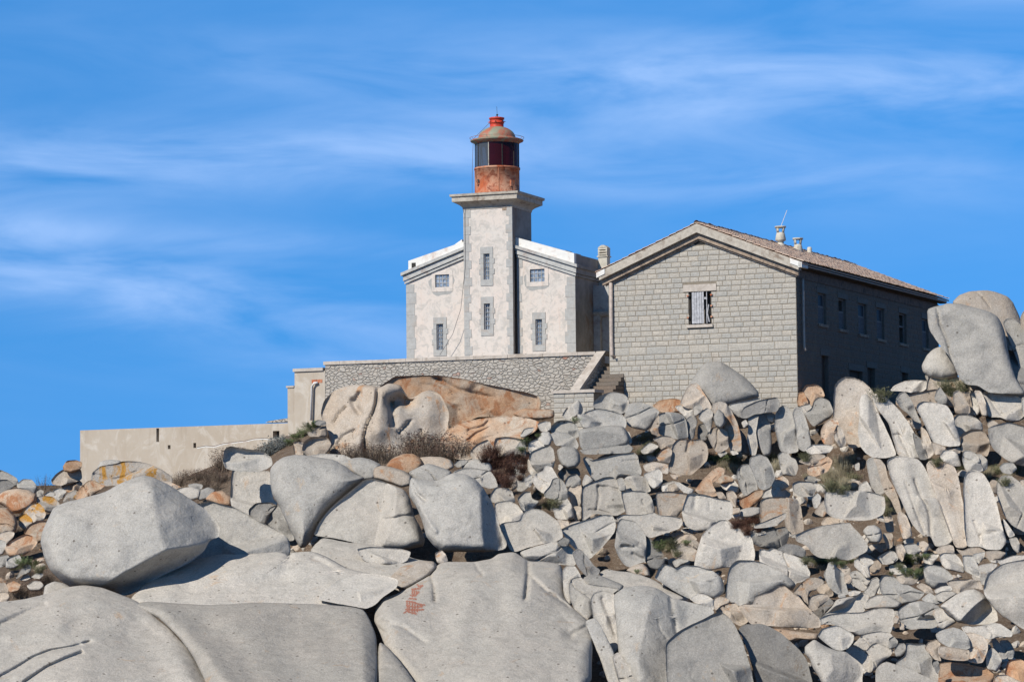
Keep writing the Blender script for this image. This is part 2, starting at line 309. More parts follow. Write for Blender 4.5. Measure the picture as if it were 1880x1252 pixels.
# ================= GRANITE HOUSE =================
rnd = random.Random(11)
def wall_panel(mb, T, x0, x1, z0, z1, holes, depth=.32, top=None):
    """T(a, d, z): a along wall, d depth inwards.  holes: (a0,a1,z0,z1)"""
    X = sorted({x0, x1, *[h[0] for h in holes], *[h[1] for h in holes]}); Z = sorted({z0, z1, *[h[2] for h in holes], *[h[3] for h in holes]})
    X = [x for x in X if x0 <= x <= x1]; Z = [z for z in Z if z0 <= z <= z1]
    for a, b in zip(X, X[1:]):
        for c, d in zip(Z, Z[1:]):
            mx, mz = (a + b) / 2, (c + d) / 2
            if any(h[0] < mx < h[1] and h[2] < mz < h[3] for h in holes): continue
            mb.quad(T(a, 0, c), T(b, 0, c), T(b, 0, d), T(a, 0, d)); mb.quad(T(a, depth, c), T(a, depth, d), T(b, depth, d), T(b, depth, c))
    for h in holes:
        a, b, c, d = h; c = max(c, z0); d = min(d, z1)
        mb.quad(T(a, 0, c), T(a, depth, c), T(b, depth, c), T(b, 0, c)); mb.quad(T(a, 0, d), T(b, 0, d), T(b, depth, d), T(a, depth, d))
        mb.quad(T(a, 0, c), T(a, 0, d), T(a, depth, d), T(a, depth, c)); mb.quad(T(b, 0, c), T(b, depth, c), T(b, depth, d), T(b, 0, d))
def blocks(mb, T, x0, x1, z0, z1, holes, hgt=.243, zmax=None, out=.013, lens=(.34, .62), gap=.0085):
    n = round((z1 - z0) / hgt); hgt = (z1 - z0) / n
    for i in range(n):
        za, zb = z0 + i * hgt, z0 + (i + 1) * hgt; x = x0
        while x < x1 - .05:
            L = rnd.uniform(*lens); e = min(x + L, x1)
            if x1 - e < .22: e = x1
            segs = [(x, e)]
            for h in holes:
                if zb > h[2] + .03 and za < h[3] - .03:
                    ns = []
                    for a, b in segs:
                        if b <= h[0] or a >= h[1]: ns.append((a, b))
                        else:
                            if a < h[0] - .06: ns.append((a, h[0]))
                            if b > h[1] + .06: ns.append((h[1], b))
                    segs = ns
            for a, b in segs:
                def top(u, z): return z if zmax is None else min(z, zmax(u))
                if zmax is not None and min(zmax(a), zmax(b)) < za + .05 and max(zmax(a), zmax(b)) < za + .09: continue
                g2 = gap; j = lambda s: rnd.uniform(-s, s); t = min(1, max(0, rnd.gauss(.42, .27)))
                A = [(a + g2, za + g2), (b - g2, za + g2), (b - g2, zb - g2), (a + g2, zb - g2)]
                A = [(u, max(za + .012, top(u, z))) for u, z in A]
                cu = (a + b) / 2; cz = (za + zb) / 2; b0 = len(mb.v); o = out * rnd.uniform(.7, 1.4)
                for u, z in A: mb.v.append(T(u, .002, z))
                for u, z in A: mb.v.append(T(u + (cu - u) * .07 + j(.008), -o * rnd.uniform(.6, 1.1), z + (cz - z) * .2 + j(.008)))
                mb.v.append(T(cu + j(.12), -o * rnd.uniform(1.0, 1.7), cz + j(.03)))
                for k in range(4):
                    k2 = (k + 1) % 4; mb.f += [(b0 + k, b0 + k2, b0 + 4 + k2, b0 + 4 + k), (b0 + 4 + k, b0 + 4 + k2, b0 + 8)]; mb.t += [t, t]
            x = e
M['wood_brown'] = plain('brown_timber', (.16, .11, .08), .3, 6, dirt=(.07, .05, .04)); M['pane_dark'] = plain('dark_pane', (.03, .035, .045), .2, 5, rough=.5); M['board_dim'] = plain('dim_board', (.12, .12, .125), .3, 9); M['frame_dim'] = plain('dim_frame', (.20, .19, .18), .2, 8)
HO = P(1465, 738, 130.0); HB = math.radians(25)
house = empty('stone_house', tuple(HO), -HB)
tag(house, 'two-storey grey granite block house with tiled gable roof and one boarded gable window', 'house')
RZ = Matrix.Rotation(-HB, 3, 'Z')
def h2w(p): return np.array(RZ @ Vector(p)) + HO
def find_y(px, x, z, lo=0, hi=24):
    for _ in range(40):
        m = (lo + hi) / 2
        if proj(h2w((x, m, z)))[0] < px: lo = m
        else: hi = m
    return m
WL = -9.2; RX = -4.62; ZE = 6.02; SL = .402
Tf_ = lambda a, d, z: (a, d, z)                 # front wall plane y=0
Ts_ = lambda a, d, z: (-d, a, z)                # long wall plane x=0
zg = lambda x: ZE + (SL * ((x - WL) if x < RX else (0 - x)))
fh = [(-5.22, -4.10, 3.70, 5.22)]
mb = MB(); wall_panel(mb, Tf_, WL, 0, -2.5, ZE, fh)
mb.quad((WL, 0, ZE), (0, 0, ZE), (RX, 0, zg(RX))); mb.quad((WL, .32, ZE), (RX, .32, zg(RX)), (0, .32, ZE))
mb.build('wall_core', M['mortar'], house)
mb = MB()
blocks(mb, Tf_, WL, 0, -1.5, 2.40, fh)
blocks(mb, Tf_, WL, 0, 2.40, 2.77, fh, hgt=.37, out=.014, lens=(.85, 1.15), gap=.006)
lint = [(-5.46, -3.84, 5.22, 5.55), (-5.30, -4.02, 3.55, 3.70)]
blocks(mb, Tf_, WL, 0, 2.77, 8.05, fh + lint + [(-4.86, -4.38, 7.35, 7.8)], zmax=lambda x: zg(x) - .02)
mb.build('wall', M['block'], house)
sh = [(2.98, 4.15, 3.75, 5.18), (5.95, 7.05, 3.7, 5.15), (8.9, 10.15, 3.66, 5.14), (11.75, 12.95, 3.6, 5.13), (15.4, 16.6, 3.6, 5.12), (19.3, 20.4, 3.6, 5.1),
      (3.36, 4.33, -2, 2.31), (7.4, 9.4, -2, 1.84), (10.15, 11.3, -2, 2.1), (15.65, 16.7, -2, 2.15)]
mb = MB(); wall_panel(mb, Ts_, 0, 22.2, -2.5, ZE, sh, .35); mb.quad((WL, 22.2, -2.5), (0, 22.2, -2.5), (0, 22.2, ZE), (RX, 22.2, zg(RX)), (WL, 22.2, ZE)); mb.quad((WL, 0, -2.5), (WL, 22.2, -2.5), (WL, 22.2, ZE), (WL, 0, ZE))
mb.quad((-9.2, 0, -.4), (0, 0, -.4), (0, 22.2, -.4), (-9.2, 22.2, -.4)); mb.quad((-3.2, .33, -.5), (-3.2, 22, -.5), (-3.2, 22, 5.9), (-3.2, .33, 5.9))
mb.quad((-6, .9, 3), (-3.25, .9, 3), (-3.25, .9, 5.95), (-6, .9, 5.95)); mb.build('side_wall_core', M['mortar_shade'], house)
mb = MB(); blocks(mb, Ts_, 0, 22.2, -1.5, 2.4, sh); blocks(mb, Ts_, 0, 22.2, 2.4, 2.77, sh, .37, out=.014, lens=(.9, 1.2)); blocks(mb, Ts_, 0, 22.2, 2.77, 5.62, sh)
mb.build('side_wall', M['block_shade'], house)
mb = MB(); mb.box(.002, .05, 0.02, 22.2, 5.63, 6.0); mb.box(-.33, -.003, .33, 22.15, 6.03, 6.36); mb.build('eaves_band', M['wood_brown'], house)
# gable window
win = empty('window'); win.parent = house
mb = MB(); mb.box(-5.46, -3.84, -.045, .1, 5.225, 5.545); mb.build('lintel', M['coping'], win)
mb = MB(); mb.box(-5.30, -4.02, -.11, .14, 3.56, 3.695); mb.build('sill', M['coping'], win)
mb = MB(); mb.box(-5.215, -5.16, .06, .14, 3.7, 5.2); mb.box(-4.16, -4.105, .06, .14, 3.7, 5.2); mb.box(-5.16, -4.16, .06, .14, 5.15, 5.2); mb.build('frame', M['wood_dark'], win)
mb = MB()
for i, (a, b, t) in enumerate(((-5.05, -4.93, .01), (-4.925, -4.81, -.03), (-4.80, -4.69, .0), (-4.68, -4.57, .03), (-4.56, -4.46, -.01), (-4.34, -4.30, .02))):
    mb.hexa([(a, -.03, 3.74 + abs(t)), (b, -.03, 3.74), (b, .0, 3.74), (a, .0, 3.74), (a + .005, -.03, 5.19 - abs(t)), (b - .004, -.03, 5.2), (b - .004, .0, 5.2), (a + .005, .0, 5.19)])
mb.box(-5.05, -4.46, .002, .03, 3.95, 4.05); mb.box(-5.05, -4.30, .002, .03, 4.85, 4.95)
mb.build('shutter', M['wood'], win)
for sx in (-5.24, -4.08):
    for z in (4.0, 4.5, 5.0):
        if sx > -5 or z != 4.5:
            mb = MB(); mb.box(sx - .04, sx + .05, -.09, -.03, z, z + .07); mb.build('hinge', M['rust'], win)
mb = MB(); mb.tube([(-4.2, -.02, 3.8), (-4.28, -.05, 4.2), (-4.22, -.03, 4.6)], .03, 6); mb.build('loose_board', M['wood'], win)
mb = MB(); mb.v += [(RX + .27 * math.cos(math.pi * i / 10), -.036, 7.40 + .24 * math.sin(math.pi * i / 10)) for i in range(11)]; mb.f.append(tuple(range(11))); mb.t.append(.5); mb.build('vent_shade_patch', M['dark'], house)  # flat dark patch painted for the shade inside the vent
# side windows and doors
for k, h in enumerate(sh):
    a, b, c, d = h
    if c > 0:
        w_ = empty('window'); w_.parent = house
        mb = MB(); t = .07
        for (p, q, r, s_) in ((a, a + t, c, d), (b - t, b, c, d), (a + t, b - t, c, c + t), (a + t, b - t, d - t, d), (a + t, b - t, (c + d) / 2 - .03 + .1, (c + d) / 2 + .15)): mb.box(-.19, -.12, p, q, r, s_)
        mb.build('frame', M['frame_dim'], w_)
        if k not in (1, 4): mb = MB(); mb.box(-.17, -.15, a + t, b - t, (c + d) / 2 + .15, d - t); mb.build('pane', M['pane_dark'], w_)
        if k != 4: mb = MB(); mb.box(-.16, -.13, a + t, b - t, c + t, (c + d) / 2 + .07); mb.build('lower_board', M['board_dim'], w_)
        mb = MB(); mb.box(-.1, .09, a - .1, b + .1, c - .13, c - .005); mb.build('sill', M['cornice_brown'], w_)
        mb = MB(); mb.box(-.05, .04, a - .18, b + .18, d + .003, d + .26); mb.build('lintel', M['mortar_shade'], w_)
    else:
        mb = MB(); mb.box(-.05, .04, a - .2, b + .2, d + .003, d + .3); mb.build('lintel', M['mortar_shade'], house)
        mb = MB(); mb.box(-.25, -.2, a, b, -1.5, d); mb.build('door', M['wood_dark'], house)
# cornices on the gable
def rake(mb, xa, za, xb, zb, th, y0, y1, tone=.5):
    mb.hexa([(xa, y0, za - th), (xb, y0, zb - th), (xb, y1, zb - th), (xa, y1, za - th), (xa, y0, za), (xb, y0, zb), (xb, y1, zb), (xa, y1, za)], tone)
zt = lambda x, top: top - SL * abs(x - RX)
mb = MB(); rake(mb, WL - .30, zt(WL - .30, 8.30), RX, 8.30, .40, -.42, -.03); rake(mb, RX, 8.30, .28, zt(.28, 8.30), .40, -.42, -.03); mb.build('raking_cornice', M['cornice'], house)
mb = MB(); rake(mb, WL - .22, zt(WL - .22, 7.90), RX, 7.90, .27, -.22, -.03); rake(mb, RX, 7.90, .2, zt(.2, 7.90), .27, -.22, -.03)
rake(mb, WL - .1, zt(WL - .1, 7.62), RX, 7.62, .07, -.12, -.03); rake(mb, RX, 7.62, .1, zt(.1, 7.62), .07, -.12, -.03)
mb.build('lower_moulding', M['cornice_brown'], house)
mb = MB(); rake(mb, WL - .42, zt(WL - .42, 8.30) + .0, WL - .0, zt(WL, 8.30), .24, -.46, -.423); mb.build('eaves_block', M['whitewash'], house)
mb = MB(); rake(mb, -.1, zt(-.1, 8.30), .42, zt(.42, 8.30), .24, -.46, -.423); mb.box(.283, .45, -.46, .4, zt(.4, 8.06), zt(.4, 8.30)); mb.build('eaves_block', M['whitewash'], house)
mb = MB(); mb.box(.05, .40, .42, 22.4, 6.07, 6.13); mb.box(.36, .41, .42, 22.4, 6.131, 6.20); mb.build('eaves_board', M['wood_dark'], house)
mb = MB(); mb.tube([(.44, .5, 6.13), (.44, 12, 6.12), (.44, 22.3, 6.14)], .03, 6); mb.build('gutter_edge', M['zinc'], house)
# roof
roof = empty('roof'); roof.parent = house
def tiles(name, sgn, y0=-.40, y1=22.6, step=.22):
    mb = MB(); L = 5.15 if sgn > 0 else 5.1; rows = 15; per = 6; n = int((y1 - y0) / step * per)
    y = np.linspace(y0, y1, n + 1); col = (y - y0) / step; prof = .05 * np.abs(np.sin(np.pi * col)) ** .6
    r = np.random.RandomState(4 + sgn); jit = r.uniform(-.012, .012, (rows + 1, int(col[-1]) + 2)); ton = r.uniform(0, 1, (rows + 1, int(col[-1]) + 2))
    sx = []
    for k in range(rows):
        sx += [(k / rows, k, .028), ((k + .97) / rows, k, .0)]
    base = len(mb.v)
    for s_, k, lift in sx[::1]:
        for i in range(n + 1):
            d = s_ * L; ci = int(col[i]); h = prof[i] + (.028 - lift) + jit[k][ci]
            mb.v.append((RX + sgn * d, y[i], 8.33 - SL * d + h + .02))
    m = n + 1
    for q in range(len(sx) - 1):
        for i in range(n):
            f = (base + q * m + i, base + q * m + i + 1, base + (q + 1) * m + i + 1, base + (q + 1) * m + i); mb.f.append(f if sgn < 0 else f[::-1]); mb.t.append(float(ton[sx[q][1]][int(col[i])]))
    # underside slab
    d = L - .05; mb.hexa([(RX, y0 + .02, 8.24), (RX + sgn * d, y0 + .02, 8.24 - SL * d), (RX + sgn * d, y1, 8.24 - SL * d), (RX, y1, 8.24), (RX, y0 + .02, 8.31), (RX + sgn * d, y0 + .02, 8.31 - SL * d), (RX + sgn * d, y1, 8.31 - SL * d), (RX, y1, 8.31)], .1)
    return mb.build(name, M['tile'], roof, False)
tiles('tiled_slope', 1); tiles('tiled_slope', -1)
mb = MB(); y = -.42
while y < 22.5:
    if rnd.random() < 2:
        dz = rnd.uniform(-.02, .02); dx = rnd.uniform(-.02, .02)
        b0 = len(mb.v)
        for (yy, rr) in ((y, .13), (y + .43, .10)):
            for i in range(7): a = math.pi * i / 6; mb.v.append((RX + dx + rr * math.cos(a), yy, 8.34 + dz + rr * math.sin(a)))
        for i in range(6): mb.f.append((b0 + i, b0 + i + 1, b0 + 8 + i, b0 + 7 + i)); mb.t.append(rnd.random())
    y += .40
mb.build('ridge_tiles', M['tile'], roof, True)
def chimney(px, x, zb, r, h, small=False):
    y = find_y(px, x, zb + .5); c = (x, y); mb = MB()
    if h < .4: mb.lathe([(r, zb - .4), (r, zb + h - .05), (r * .7, zb + h), (0, zb + h)], 12, c)
    else:
        mb.lathe([(r * 1.25, zb - .5), (r * 1.15, zb), (r * 1.15, zb + .06), (r * .72, zb + .08), (r * .72, zb + .2), (r * 1.2, zb + .24), (r * 1.25, zb + .3), (r * 1.05, zb + h * .55), (r * .9, zb + h * .68), (r * .75, zb + h * .68)], 20, c)
        for k in range(4):
            a = math.pi / 4 + k * math.pi / 2 + .4; p = [(c[0] + rr * math.cos(a + da), c[1] + rr * math.sin(a + da)) for rr, da in ((r * .95, -.28), (r * .95, .28), (r * .7, .28), (r * .7, -.28))]
            q = [(c[0] + rr * math.cos(a + da), c[1] + rr * math.sin(a + da)) for rr, da in ((r * 1.2, -.28), (r * 1.2, .28), (r * .95, .28), (r * .95, -.28))]
            mb.hexa([(*v_, zb + h * .66) for v_ in p] + [(*v_, zb + h * .93) for v_ in q])
        mb.lathe([(0, zb + h * .91), (r * 1.3, zb + h * .92), (r * 1.32, zb + h), (0, zb + h + .02)], 20, c)
    o = mb.build('chimney', M['chimney'], roof, True)
    return c
c1 = chimney(1433, -4.25, 8.22, .21, .95); chimney(1465, -4.1, 7.80, .20, .98); chimney(1486, -4.2, 8.18, .12, .34)
mb = MB(); mb.tube([(c1[0], c1[1], 9.1), (c1[0] + .36, c1[1], 9.95)], .014, 5); mb.build('aerial', M['pipe_white'], roof)
# drainpipes
mb = MB(); mb.tube([(WL + .16, -.12, 5.82), (WL + .17, -.12, 4.6), (WL + .16, -.11, 3.3), (WL + .17, -.11, 2.55), (WL + .2, -.13, 2.42), (WL + .34, -.2, 2.35)], .085, 10); mb.build('drainpipe', M['zinc'], house, True)
mb = MB(); mb.tube([(.12, .62, 5.62), (.12, .62, 4.1), (.13, .62, 2.5), (.2, .62, 2.35)], .055, 10); mb.build('drainpipe', M['zinc'], house, True)

# ================= LIGHTHOUSE =================
LO = P(1057, 640, 139.0); LB = math.radians(22)
lh = empty('lighthouse', tuple(LO), -LB)
tag(lh, 'white rendered lighthouse with square tower, rusty red lantern and two low wings', 'lighthouse')
RL = Matrix.Rotation(-LB, 3, 'Z')
def l2w(p): return np.array(RL @ Vector(p)) + LO
LW = -8.92; CX = -4.46; S2 = .352; ZC = 3.52
holes = [(-7.36, -6.61, 3.28, 3.90), (-2.33, -1.57, 3.32, 3.94), (-7.31, -6.95, .19, 1.47), (-2.07, -1.72, .25, 1.5)]
zc = lambda x: ZC + S2 * (x - LW if x < CX else -x)
mb = MB(); hz = [h for h in holes]
lo = [h for h in holes if h[3] < 2]; hi = [h for h in holes if h[3] > 3]
wall_panel(mb, Tf_, LW, 0, -1.5, 3.05, lo)
for h in hi:   # the gable part, stepped round the small windows
    a, b, c, d = h
    wall_panel(mb, Tf_, a - .4, b + .4, 3.05, d + .0, [h])
    A, B = (LW, CX) if a < CX else (CX, 0)
    mb.quad((A, 0, 3.05), (a - .4, 0, 3.05), (a - .4, 0, zc(a - .4)), (A, 0, zc(A))); mb.quad((b + .4, 0, 3.05), (B, 0, 3.05), (B, 0, zc(B)), (b + .4, 0, zc(b + .4)))
    mb.quad((a - .4, 0, d), (b + .4, 0, d), (b + .4, 0, max(d + .01, zc(b + .4))), (a - .4, 0, max(d + .01, zc(a - .4))))
mb.build('facade', M['plaster'], lh)
mb = MB(); D = 9.0
mb.quad((0, 0, -1.5), (0, 5.0, -1.5), (0, 5.0, ZC), (0, 0, ZC)); mb.quad((LW, 0, -1.5), (LW, 0, ZC), (LW, D, ZC), (LW, D, -1.5)); mb.quad((LW, D, -1.5), (0, D, -1.5), (0, D, ZC), (LW, D, ZC)); mb.quad((0, 5, -1.5), (0, D, -1.5), (0, D, ZC), (0, 5, ZC))
mb.quad((LW, .36, -1.5), (0, .36, -1.5), (0, .36, 3.95), (LW, .36, 3.95))
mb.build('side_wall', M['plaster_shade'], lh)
# annex to the right, behind
mb = MB(); wall_panel(mb, lambda a, d, z: (a, 2.5 + d, z), .002, 3.6, -1.5, 3.25, [(.35, 1.5, -.2, 1.75)], .3); mb.quad((0.002, 2.5, 3.25), (3.6, 2.5, 3.25), (3.6, 8, 3.25), (.002, 8, 3.25)); mb.quad((3.6, 2.5, -1.5), (3.6, 8, -1.5), (3.6, 8, 3.25), (3.6, 2.5, 3.25)); mb.quad((.2, 2.82, -1), (1.8, 2.82, -1), (1.8, 2.82, 2), (.2, 2.82, 2))
mb.build('annex', M['cornice_grey'], lh)
mb = MB(); mb.box(.003, 2.2, 2.38, 2.497, 1.82, 1.95); mb.build('annex_ledge', M['cornice'], lh)
# raking cornice, two bands and the white parapet above
mb = MB()
for top, th, y0 in ((4.06, .15, -.26), (3.91, .26, -.15), (3.63, .12, -.09)):
    k = top - ZC; rake(mb, LW - .20 * (y0 / -.26), zc(LW - .2) + k + .07, CX, zc(CX) + k, th, y0, -.003); rake(mb, CX, zc(CX) + k, .20 * (y0 / -.26), zc(.2) + k + .07, th, y0, -.003)
mb.build('raking_cornice', M['cornice_grey'], lh)
mb = MB()
for top, th, x1 in ((4.06, .15, .22), (3.91, .26, .14), (3.63, .12, .08)): mb.box(.003, x1, .002, 5, top - th + (zc(.2) - ZC) + .06, top + (zc(.2) - ZC) + .06)
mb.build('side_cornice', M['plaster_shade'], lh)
mb = MB(); zp = 4.03
def par(xa, za0, za1, xb, zb0, zb1): mb.hexa([(xa, -.02, za0), (xb, -.02, zb0), (xb, .26, zb0), (xa, .26, za0), (xa, -.02, za1), (xb, -.02, zb1), (xb, .26, zb1), (xa, .26, za1)])
par(LW + .12, 3.60, 4.66, CX, 5.12, 5.84); par(CX, 5.12, 5.98, -.02, 3.55, 4.62); mb.build('parapet', M['whitewash'], lh)
mb = MB(); mb.box(-8.62, -8.40, -.034, -.022, 4.28, 4.55); mb.build('gutter_hole', M['dark'], lh)
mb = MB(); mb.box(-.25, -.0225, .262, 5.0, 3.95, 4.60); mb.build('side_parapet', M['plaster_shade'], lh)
mb = MB(); mb.quad((LW, .27, 4.4), (CX, .27, 5.75), (CX, D, 5.75), (LW, D, 4.4)); mb.quad((CX, .27, 5.75), (-.1, .27, 4.5), (-.1, D, 4.5), (CX, D, 5.75))
for i in range(14):
    x = -3.2 + i * .22; mb.box(x, x + rnd.uniform(.1, .22), .3 + rnd.random() * .2, 1.2, 5.72 - (x - CX) * .28, 5.80 - (x - CX) * .28 + rnd.uniform(0, .06))
lr = mb.build('roof', M['cornice'], lh)
mb = MB(); mb.hexa([(-6.75, .3, 5.15), (-6.0, .3, 5.38), (-6.0, 1.2, 5.38), (-6.75, 1.2, 5.15), (-6.75, .3, 5.19), (-6.05, .3, 5.62), (-6.05, 1.2, 5.62), (-6.75, 1.2, 5.19)]); mb.build('lifted_roof_slab', M['whitewash'], lh)
# chimney of the lighthouse
mb = MB(); cx_, cy_ = .25, 5.5
for _ in range(3):
    pxx = proj(l2w((cx_, cy_, 4.5)))[0]; cy_ += (1110 - pxx) / 13.5
mb.box(cx_ - .26, cx_ + .2, cy_ - .2, cy_ + .25, 3.0, 4.72); mb.box(cx_ - .31, cx_ + .25, cy_ - .25, cy_ + .3, 4.73, 4.79)
for k in range(3): mb.box(cx_ - .27, cx_ + .21, cy_ - .21, cy_ + .26, 4.84 + k * .13, 4.92 + k * .13)
mb.box(cx_ - .27, cx_ - .2, cy_ - .2, cy_ + .25, 4.79, 5.2); mb.box(cx_ + .14, cx_ + .205, cy_ - .2, cy_ + .25, 4.79, 5.2); mb.hexa([(cx_ - .27, cy_ - .21, 5.2), (cx_ + .21, cy_ - .21, 5.2), (cx_ + .21, cy_ + .26, 5.2), (cx_ - .27, cy_ + .26, 5.2), (cx_ - .1, cy_ - .21, 5.32), (cx_ + .05, cy_ - .21, 5.32), (cx_ + .05, cy_ + .26, 5.32), (cx_ - .1, cy_ + .26, 5.32)])
mb.build('chimney', M['chimney'], lr)
# tower
tx0, tx1, ty0, ty1, tz = -5.62, -3.07, -.45, 2.10, 7.07
th = [(-4.58, -4.26, 3.5, 4.77), (-4.58, -4.26, 1.06, 2.33)]
tw = empty('tower'); tw.parent = lh
mb = MB(); wall_panel(mb, lambda a, d, z: (a, ty0 + d, z), tx0, tx1, -1.5, tz, th, .3); mb.quad((tx0 + .01, ty0 + .33, -1), (tx1 - .01, ty0 + .33, -1), (tx1 - .01, ty0 + .33, 7), (tx0 + .01, ty0 + .33, 7))
mb.build('tower_front', M['plaster'], tw)
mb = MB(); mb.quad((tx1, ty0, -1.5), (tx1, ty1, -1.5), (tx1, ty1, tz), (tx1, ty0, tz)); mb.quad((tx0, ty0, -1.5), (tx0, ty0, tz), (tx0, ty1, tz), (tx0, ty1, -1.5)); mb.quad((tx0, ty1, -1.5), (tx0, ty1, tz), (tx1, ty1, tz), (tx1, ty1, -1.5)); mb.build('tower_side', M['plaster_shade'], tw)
def quoins(mb, x_in, x_out, y, z0, z1, side, h=.44, a=.36, b=.52):
    z = z0; k = 0
    while z < z1 - .1:
        ln = (b if k % 2 else a) + rnd.uniform(-.03, .03); e = min(z + h, z1); xx = sorted((x_out, x_out + side * ln)); o = rnd.uniform(.012, .022)
        mb.box(xx[0], xx[1], y - o, y + .05, z + .004, e - .004, rnd.random()); z = e; k += 1
mb = MB(); quoins(mb, 0, tx0 - .015, ty0, -1.4, tz, 1, .42, .27, .40); mb.build('quoins', M['quoin'], tw)
mb = MB(); quoins(mb, 0, tx1 + .015, ty0, -1.4, tz, -1, .42, .20, .32); mb.build('quoins', M['quoin'], tw)
mb = MB(); quoins(mb, 0, LW - .015, 0, -1.4, ZC - .02, 1, .56, .44, .54); mb.build('quoins', M['quoin'], lh)
mb = MB(); quoins(mb, 0, .015, 0, -1.4, ZC - .02, -1, .56, .44, .54); mb.build('quoins', M['quoin'], lh)
mb = MB(); quoins(mb, 0, tx1 + .06, 0, -1.4, 4.6, 1, .42, .16, .26); mb.build('quoins', M['quoin'], lh)
mb = MB(); mb.box(tx1 + .002, tx1 + .06, ty0 + .28, -.001, -1.0, 4.9); mb.build('corner_shadow_strip', M['dark'], tw)  # added dark strip standing in for the tower's shadow on the wing
# window surrounds, frames, panes
def slit(h, y, parent, grid=6):
    a, b, c, d = h; w_ = empty('window'); w_.parent = parent
    mb = MB(); t = .17
    mb.box(a - t, b + t, y - .03, y + .04, d, d + .33); mb.box(a - t, b + t, y - .03, y + .04, c - .30, c - .0)
    z = c + .002; k = 0
    while z < d - .02:
        e = min(z + .26, d - .002); q = t + (.08 if k % 2 else 0); mb.box(a - q, a, y - .03, y + .04, z, e - .004); mb.box(b, b + q, y - .03, y + .04, z, e - .004); z = e; k += 1
    mb.build('surround', M['quoin'], w_)
    mb = MB(); mb.box(a + .001, a + .05, y + .06, y + .2, c + .001, d - .001); mb.build('shutter_edge', M['wood'], w_)
    mb = MB()
    for i in range(grid + 1): z = c + (d - c) * i / grid; mb.box(a + .05, b - .002, y + .10, y + .12, z - .012, z + .012)
    for x in (a + .15, a + .24): mb.box(x, x + .015, y + .095, y + .125, c, d)
    mb.build('frame', M['quoin'], w_)
    mb = MB(); mb.box(a + .05, b, y + .14, y + .15, c, d); mb.build('pane', M['pane'], w_)
for h in th: slit(h, ty0, tw)
for h in holes[2:]: slit(h, 0, lh)
for h in holes[:2]:
    a, b, c, d = h; w_ = empty('window'); w_.parent = lh
    mb = MB(); t = .19; mb.box(a - t, a, -.018, .03, c - .22, d + .17); mb.box(b, b + t, -.018, .03, c - .22, d + .17); mb.box(a, b, -.018, .03, d, d + .17); mb.box(a, b, -.018, .03, c - .22, c); mb.build('surround', M['plaster'], w_)
    mb = MB()
    for i in range(5): x = a + (b - a) * i / 4; mb.box(x - .014, x + .014, .05, .07, c, d)
    for i in range(4): z = c + (d - c) * i / 3; mb.box(a, b, .048, .072, z - .014, z + .014)
    mb.build('frame', M['quoin'], w_); mb = MB(); mb.box(a, b, .075, .085, c, d); mb.build('pane', M['pane'], w_)
    # old cement patch round the window
    mb = MB(); n = 26; pts = []
    for i in range(n):
        q = 2 * math.pi * i / n; pts.append(((a + b) / 2 + (.66 + .07 * math.sin(3 * q + a) + .05 * math.sin(7 * q)) * math.cos(q), -.005, (c + d) / 2 - .17 + (.62 + .08 * math.sin(2 * q + 1) + .04 * math.sin(5 * q)) * math.sin(q)))
    pts = [(x, y, min(z, zc(x) - .02)) for x, y, z in pts]
    for i in range(n):
        p, q = pts[i], pts[(i + 1) % n]; cl_ = lambda w: (min(max(w[0], a - .15), b + .15), -.005, min(max(w[2], c - .18), d + .13)); mb.quad(cl_(p), p, q, cl_(q))
    mb.build('cement_patch', M['plaster_grey'], lh)
# slab on top of the tower: square profile rings
def rings(mb, prof, cx, cy, tone=.5):
    b = len(mb.v)
    for hw, z in prof: mb.v += [(cx - hw, cy - hw, z), (cx + hw, cy - hw, z), (cx + hw, cy + hw, z), (cx - hw, cy + hw, z)]
    for j in range(len(prof) - 1):
        for i in range(4): k = (i + 1) % 4; mb.f.append((b + 4 * j + i, b + 4 * j + k, b + 4 * (j + 1) + k, b + 4 * (j + 1) + i)); mb.t.append(tone)
    mb.f.append(tuple(b + 4 * (len(prof) - 1) + i for i in range(4))); mb.t.append(tone)
tcx, tcy = (tx0 + tx1) / 2, (ty0 + ty1) / 2; hw = (tx1 - tx0) / 2
mb = MB(); rings(mb, [(hw - .02, 6.98), (hw + .03, 6.98), (hw + .03, 7.06), (hw + .07, 7.12), (hw + .16, 7.20), (hw + .32, 7.29), (hw + .40, 7.33), (hw + .44, 7.345), (hw + .44, 7.56), (hw + .52, 7.60), (hw + .53, 7.71)], tcx, tcy); mb.build('gallery_cornice', M['cornice'], tw)
# lantern
lan = empty('lantern', (tcx, tcy, 7.71)); lan.parent = lh
R = 1.10
mb = MB(); mb.lathe([(R + .02, 0), (R + .02, .05), (R, .06), (R, 1.30), (R + .035, 1.31), (R + .035, 1.40), (R - .03, 1.41), (R - .03, 1.38)], 48); mb.build('drum', M['rust'], lan, True)
def at(a): return (math.sin(a), -math.cos(a))        # angle a from the front, positive to the right
yaw = LB
mb = MB()
for a in (-1.05, .45):
    x, y = at(a - yaw * 0 ); mb.tube([(x * (R + .005), y * (R + .005), .06), (x * (R + .005), y * (R + .005), 1.3)], .018, 5)
for a in np.arange(-1.5, 1.6, .06):
    for z in (.1, 1.24):
        x, y = at(float(a)); mb.box(x * R - .015, x * R + .015, y * R - .015, y * R + .015, z, z + .02)
mb.build('rivets', M['rust'], lan)
x, y = at(-.62); mb = MB(); mb.lathe([(0, .06), (.10, .06), (.13, .0)], 14); o = mb.build('ventilator', M['dark'], lan, True); o.location = (x * R, y * R, .66); o.rotation_euler = (math.pi / 2, 0, -.62)
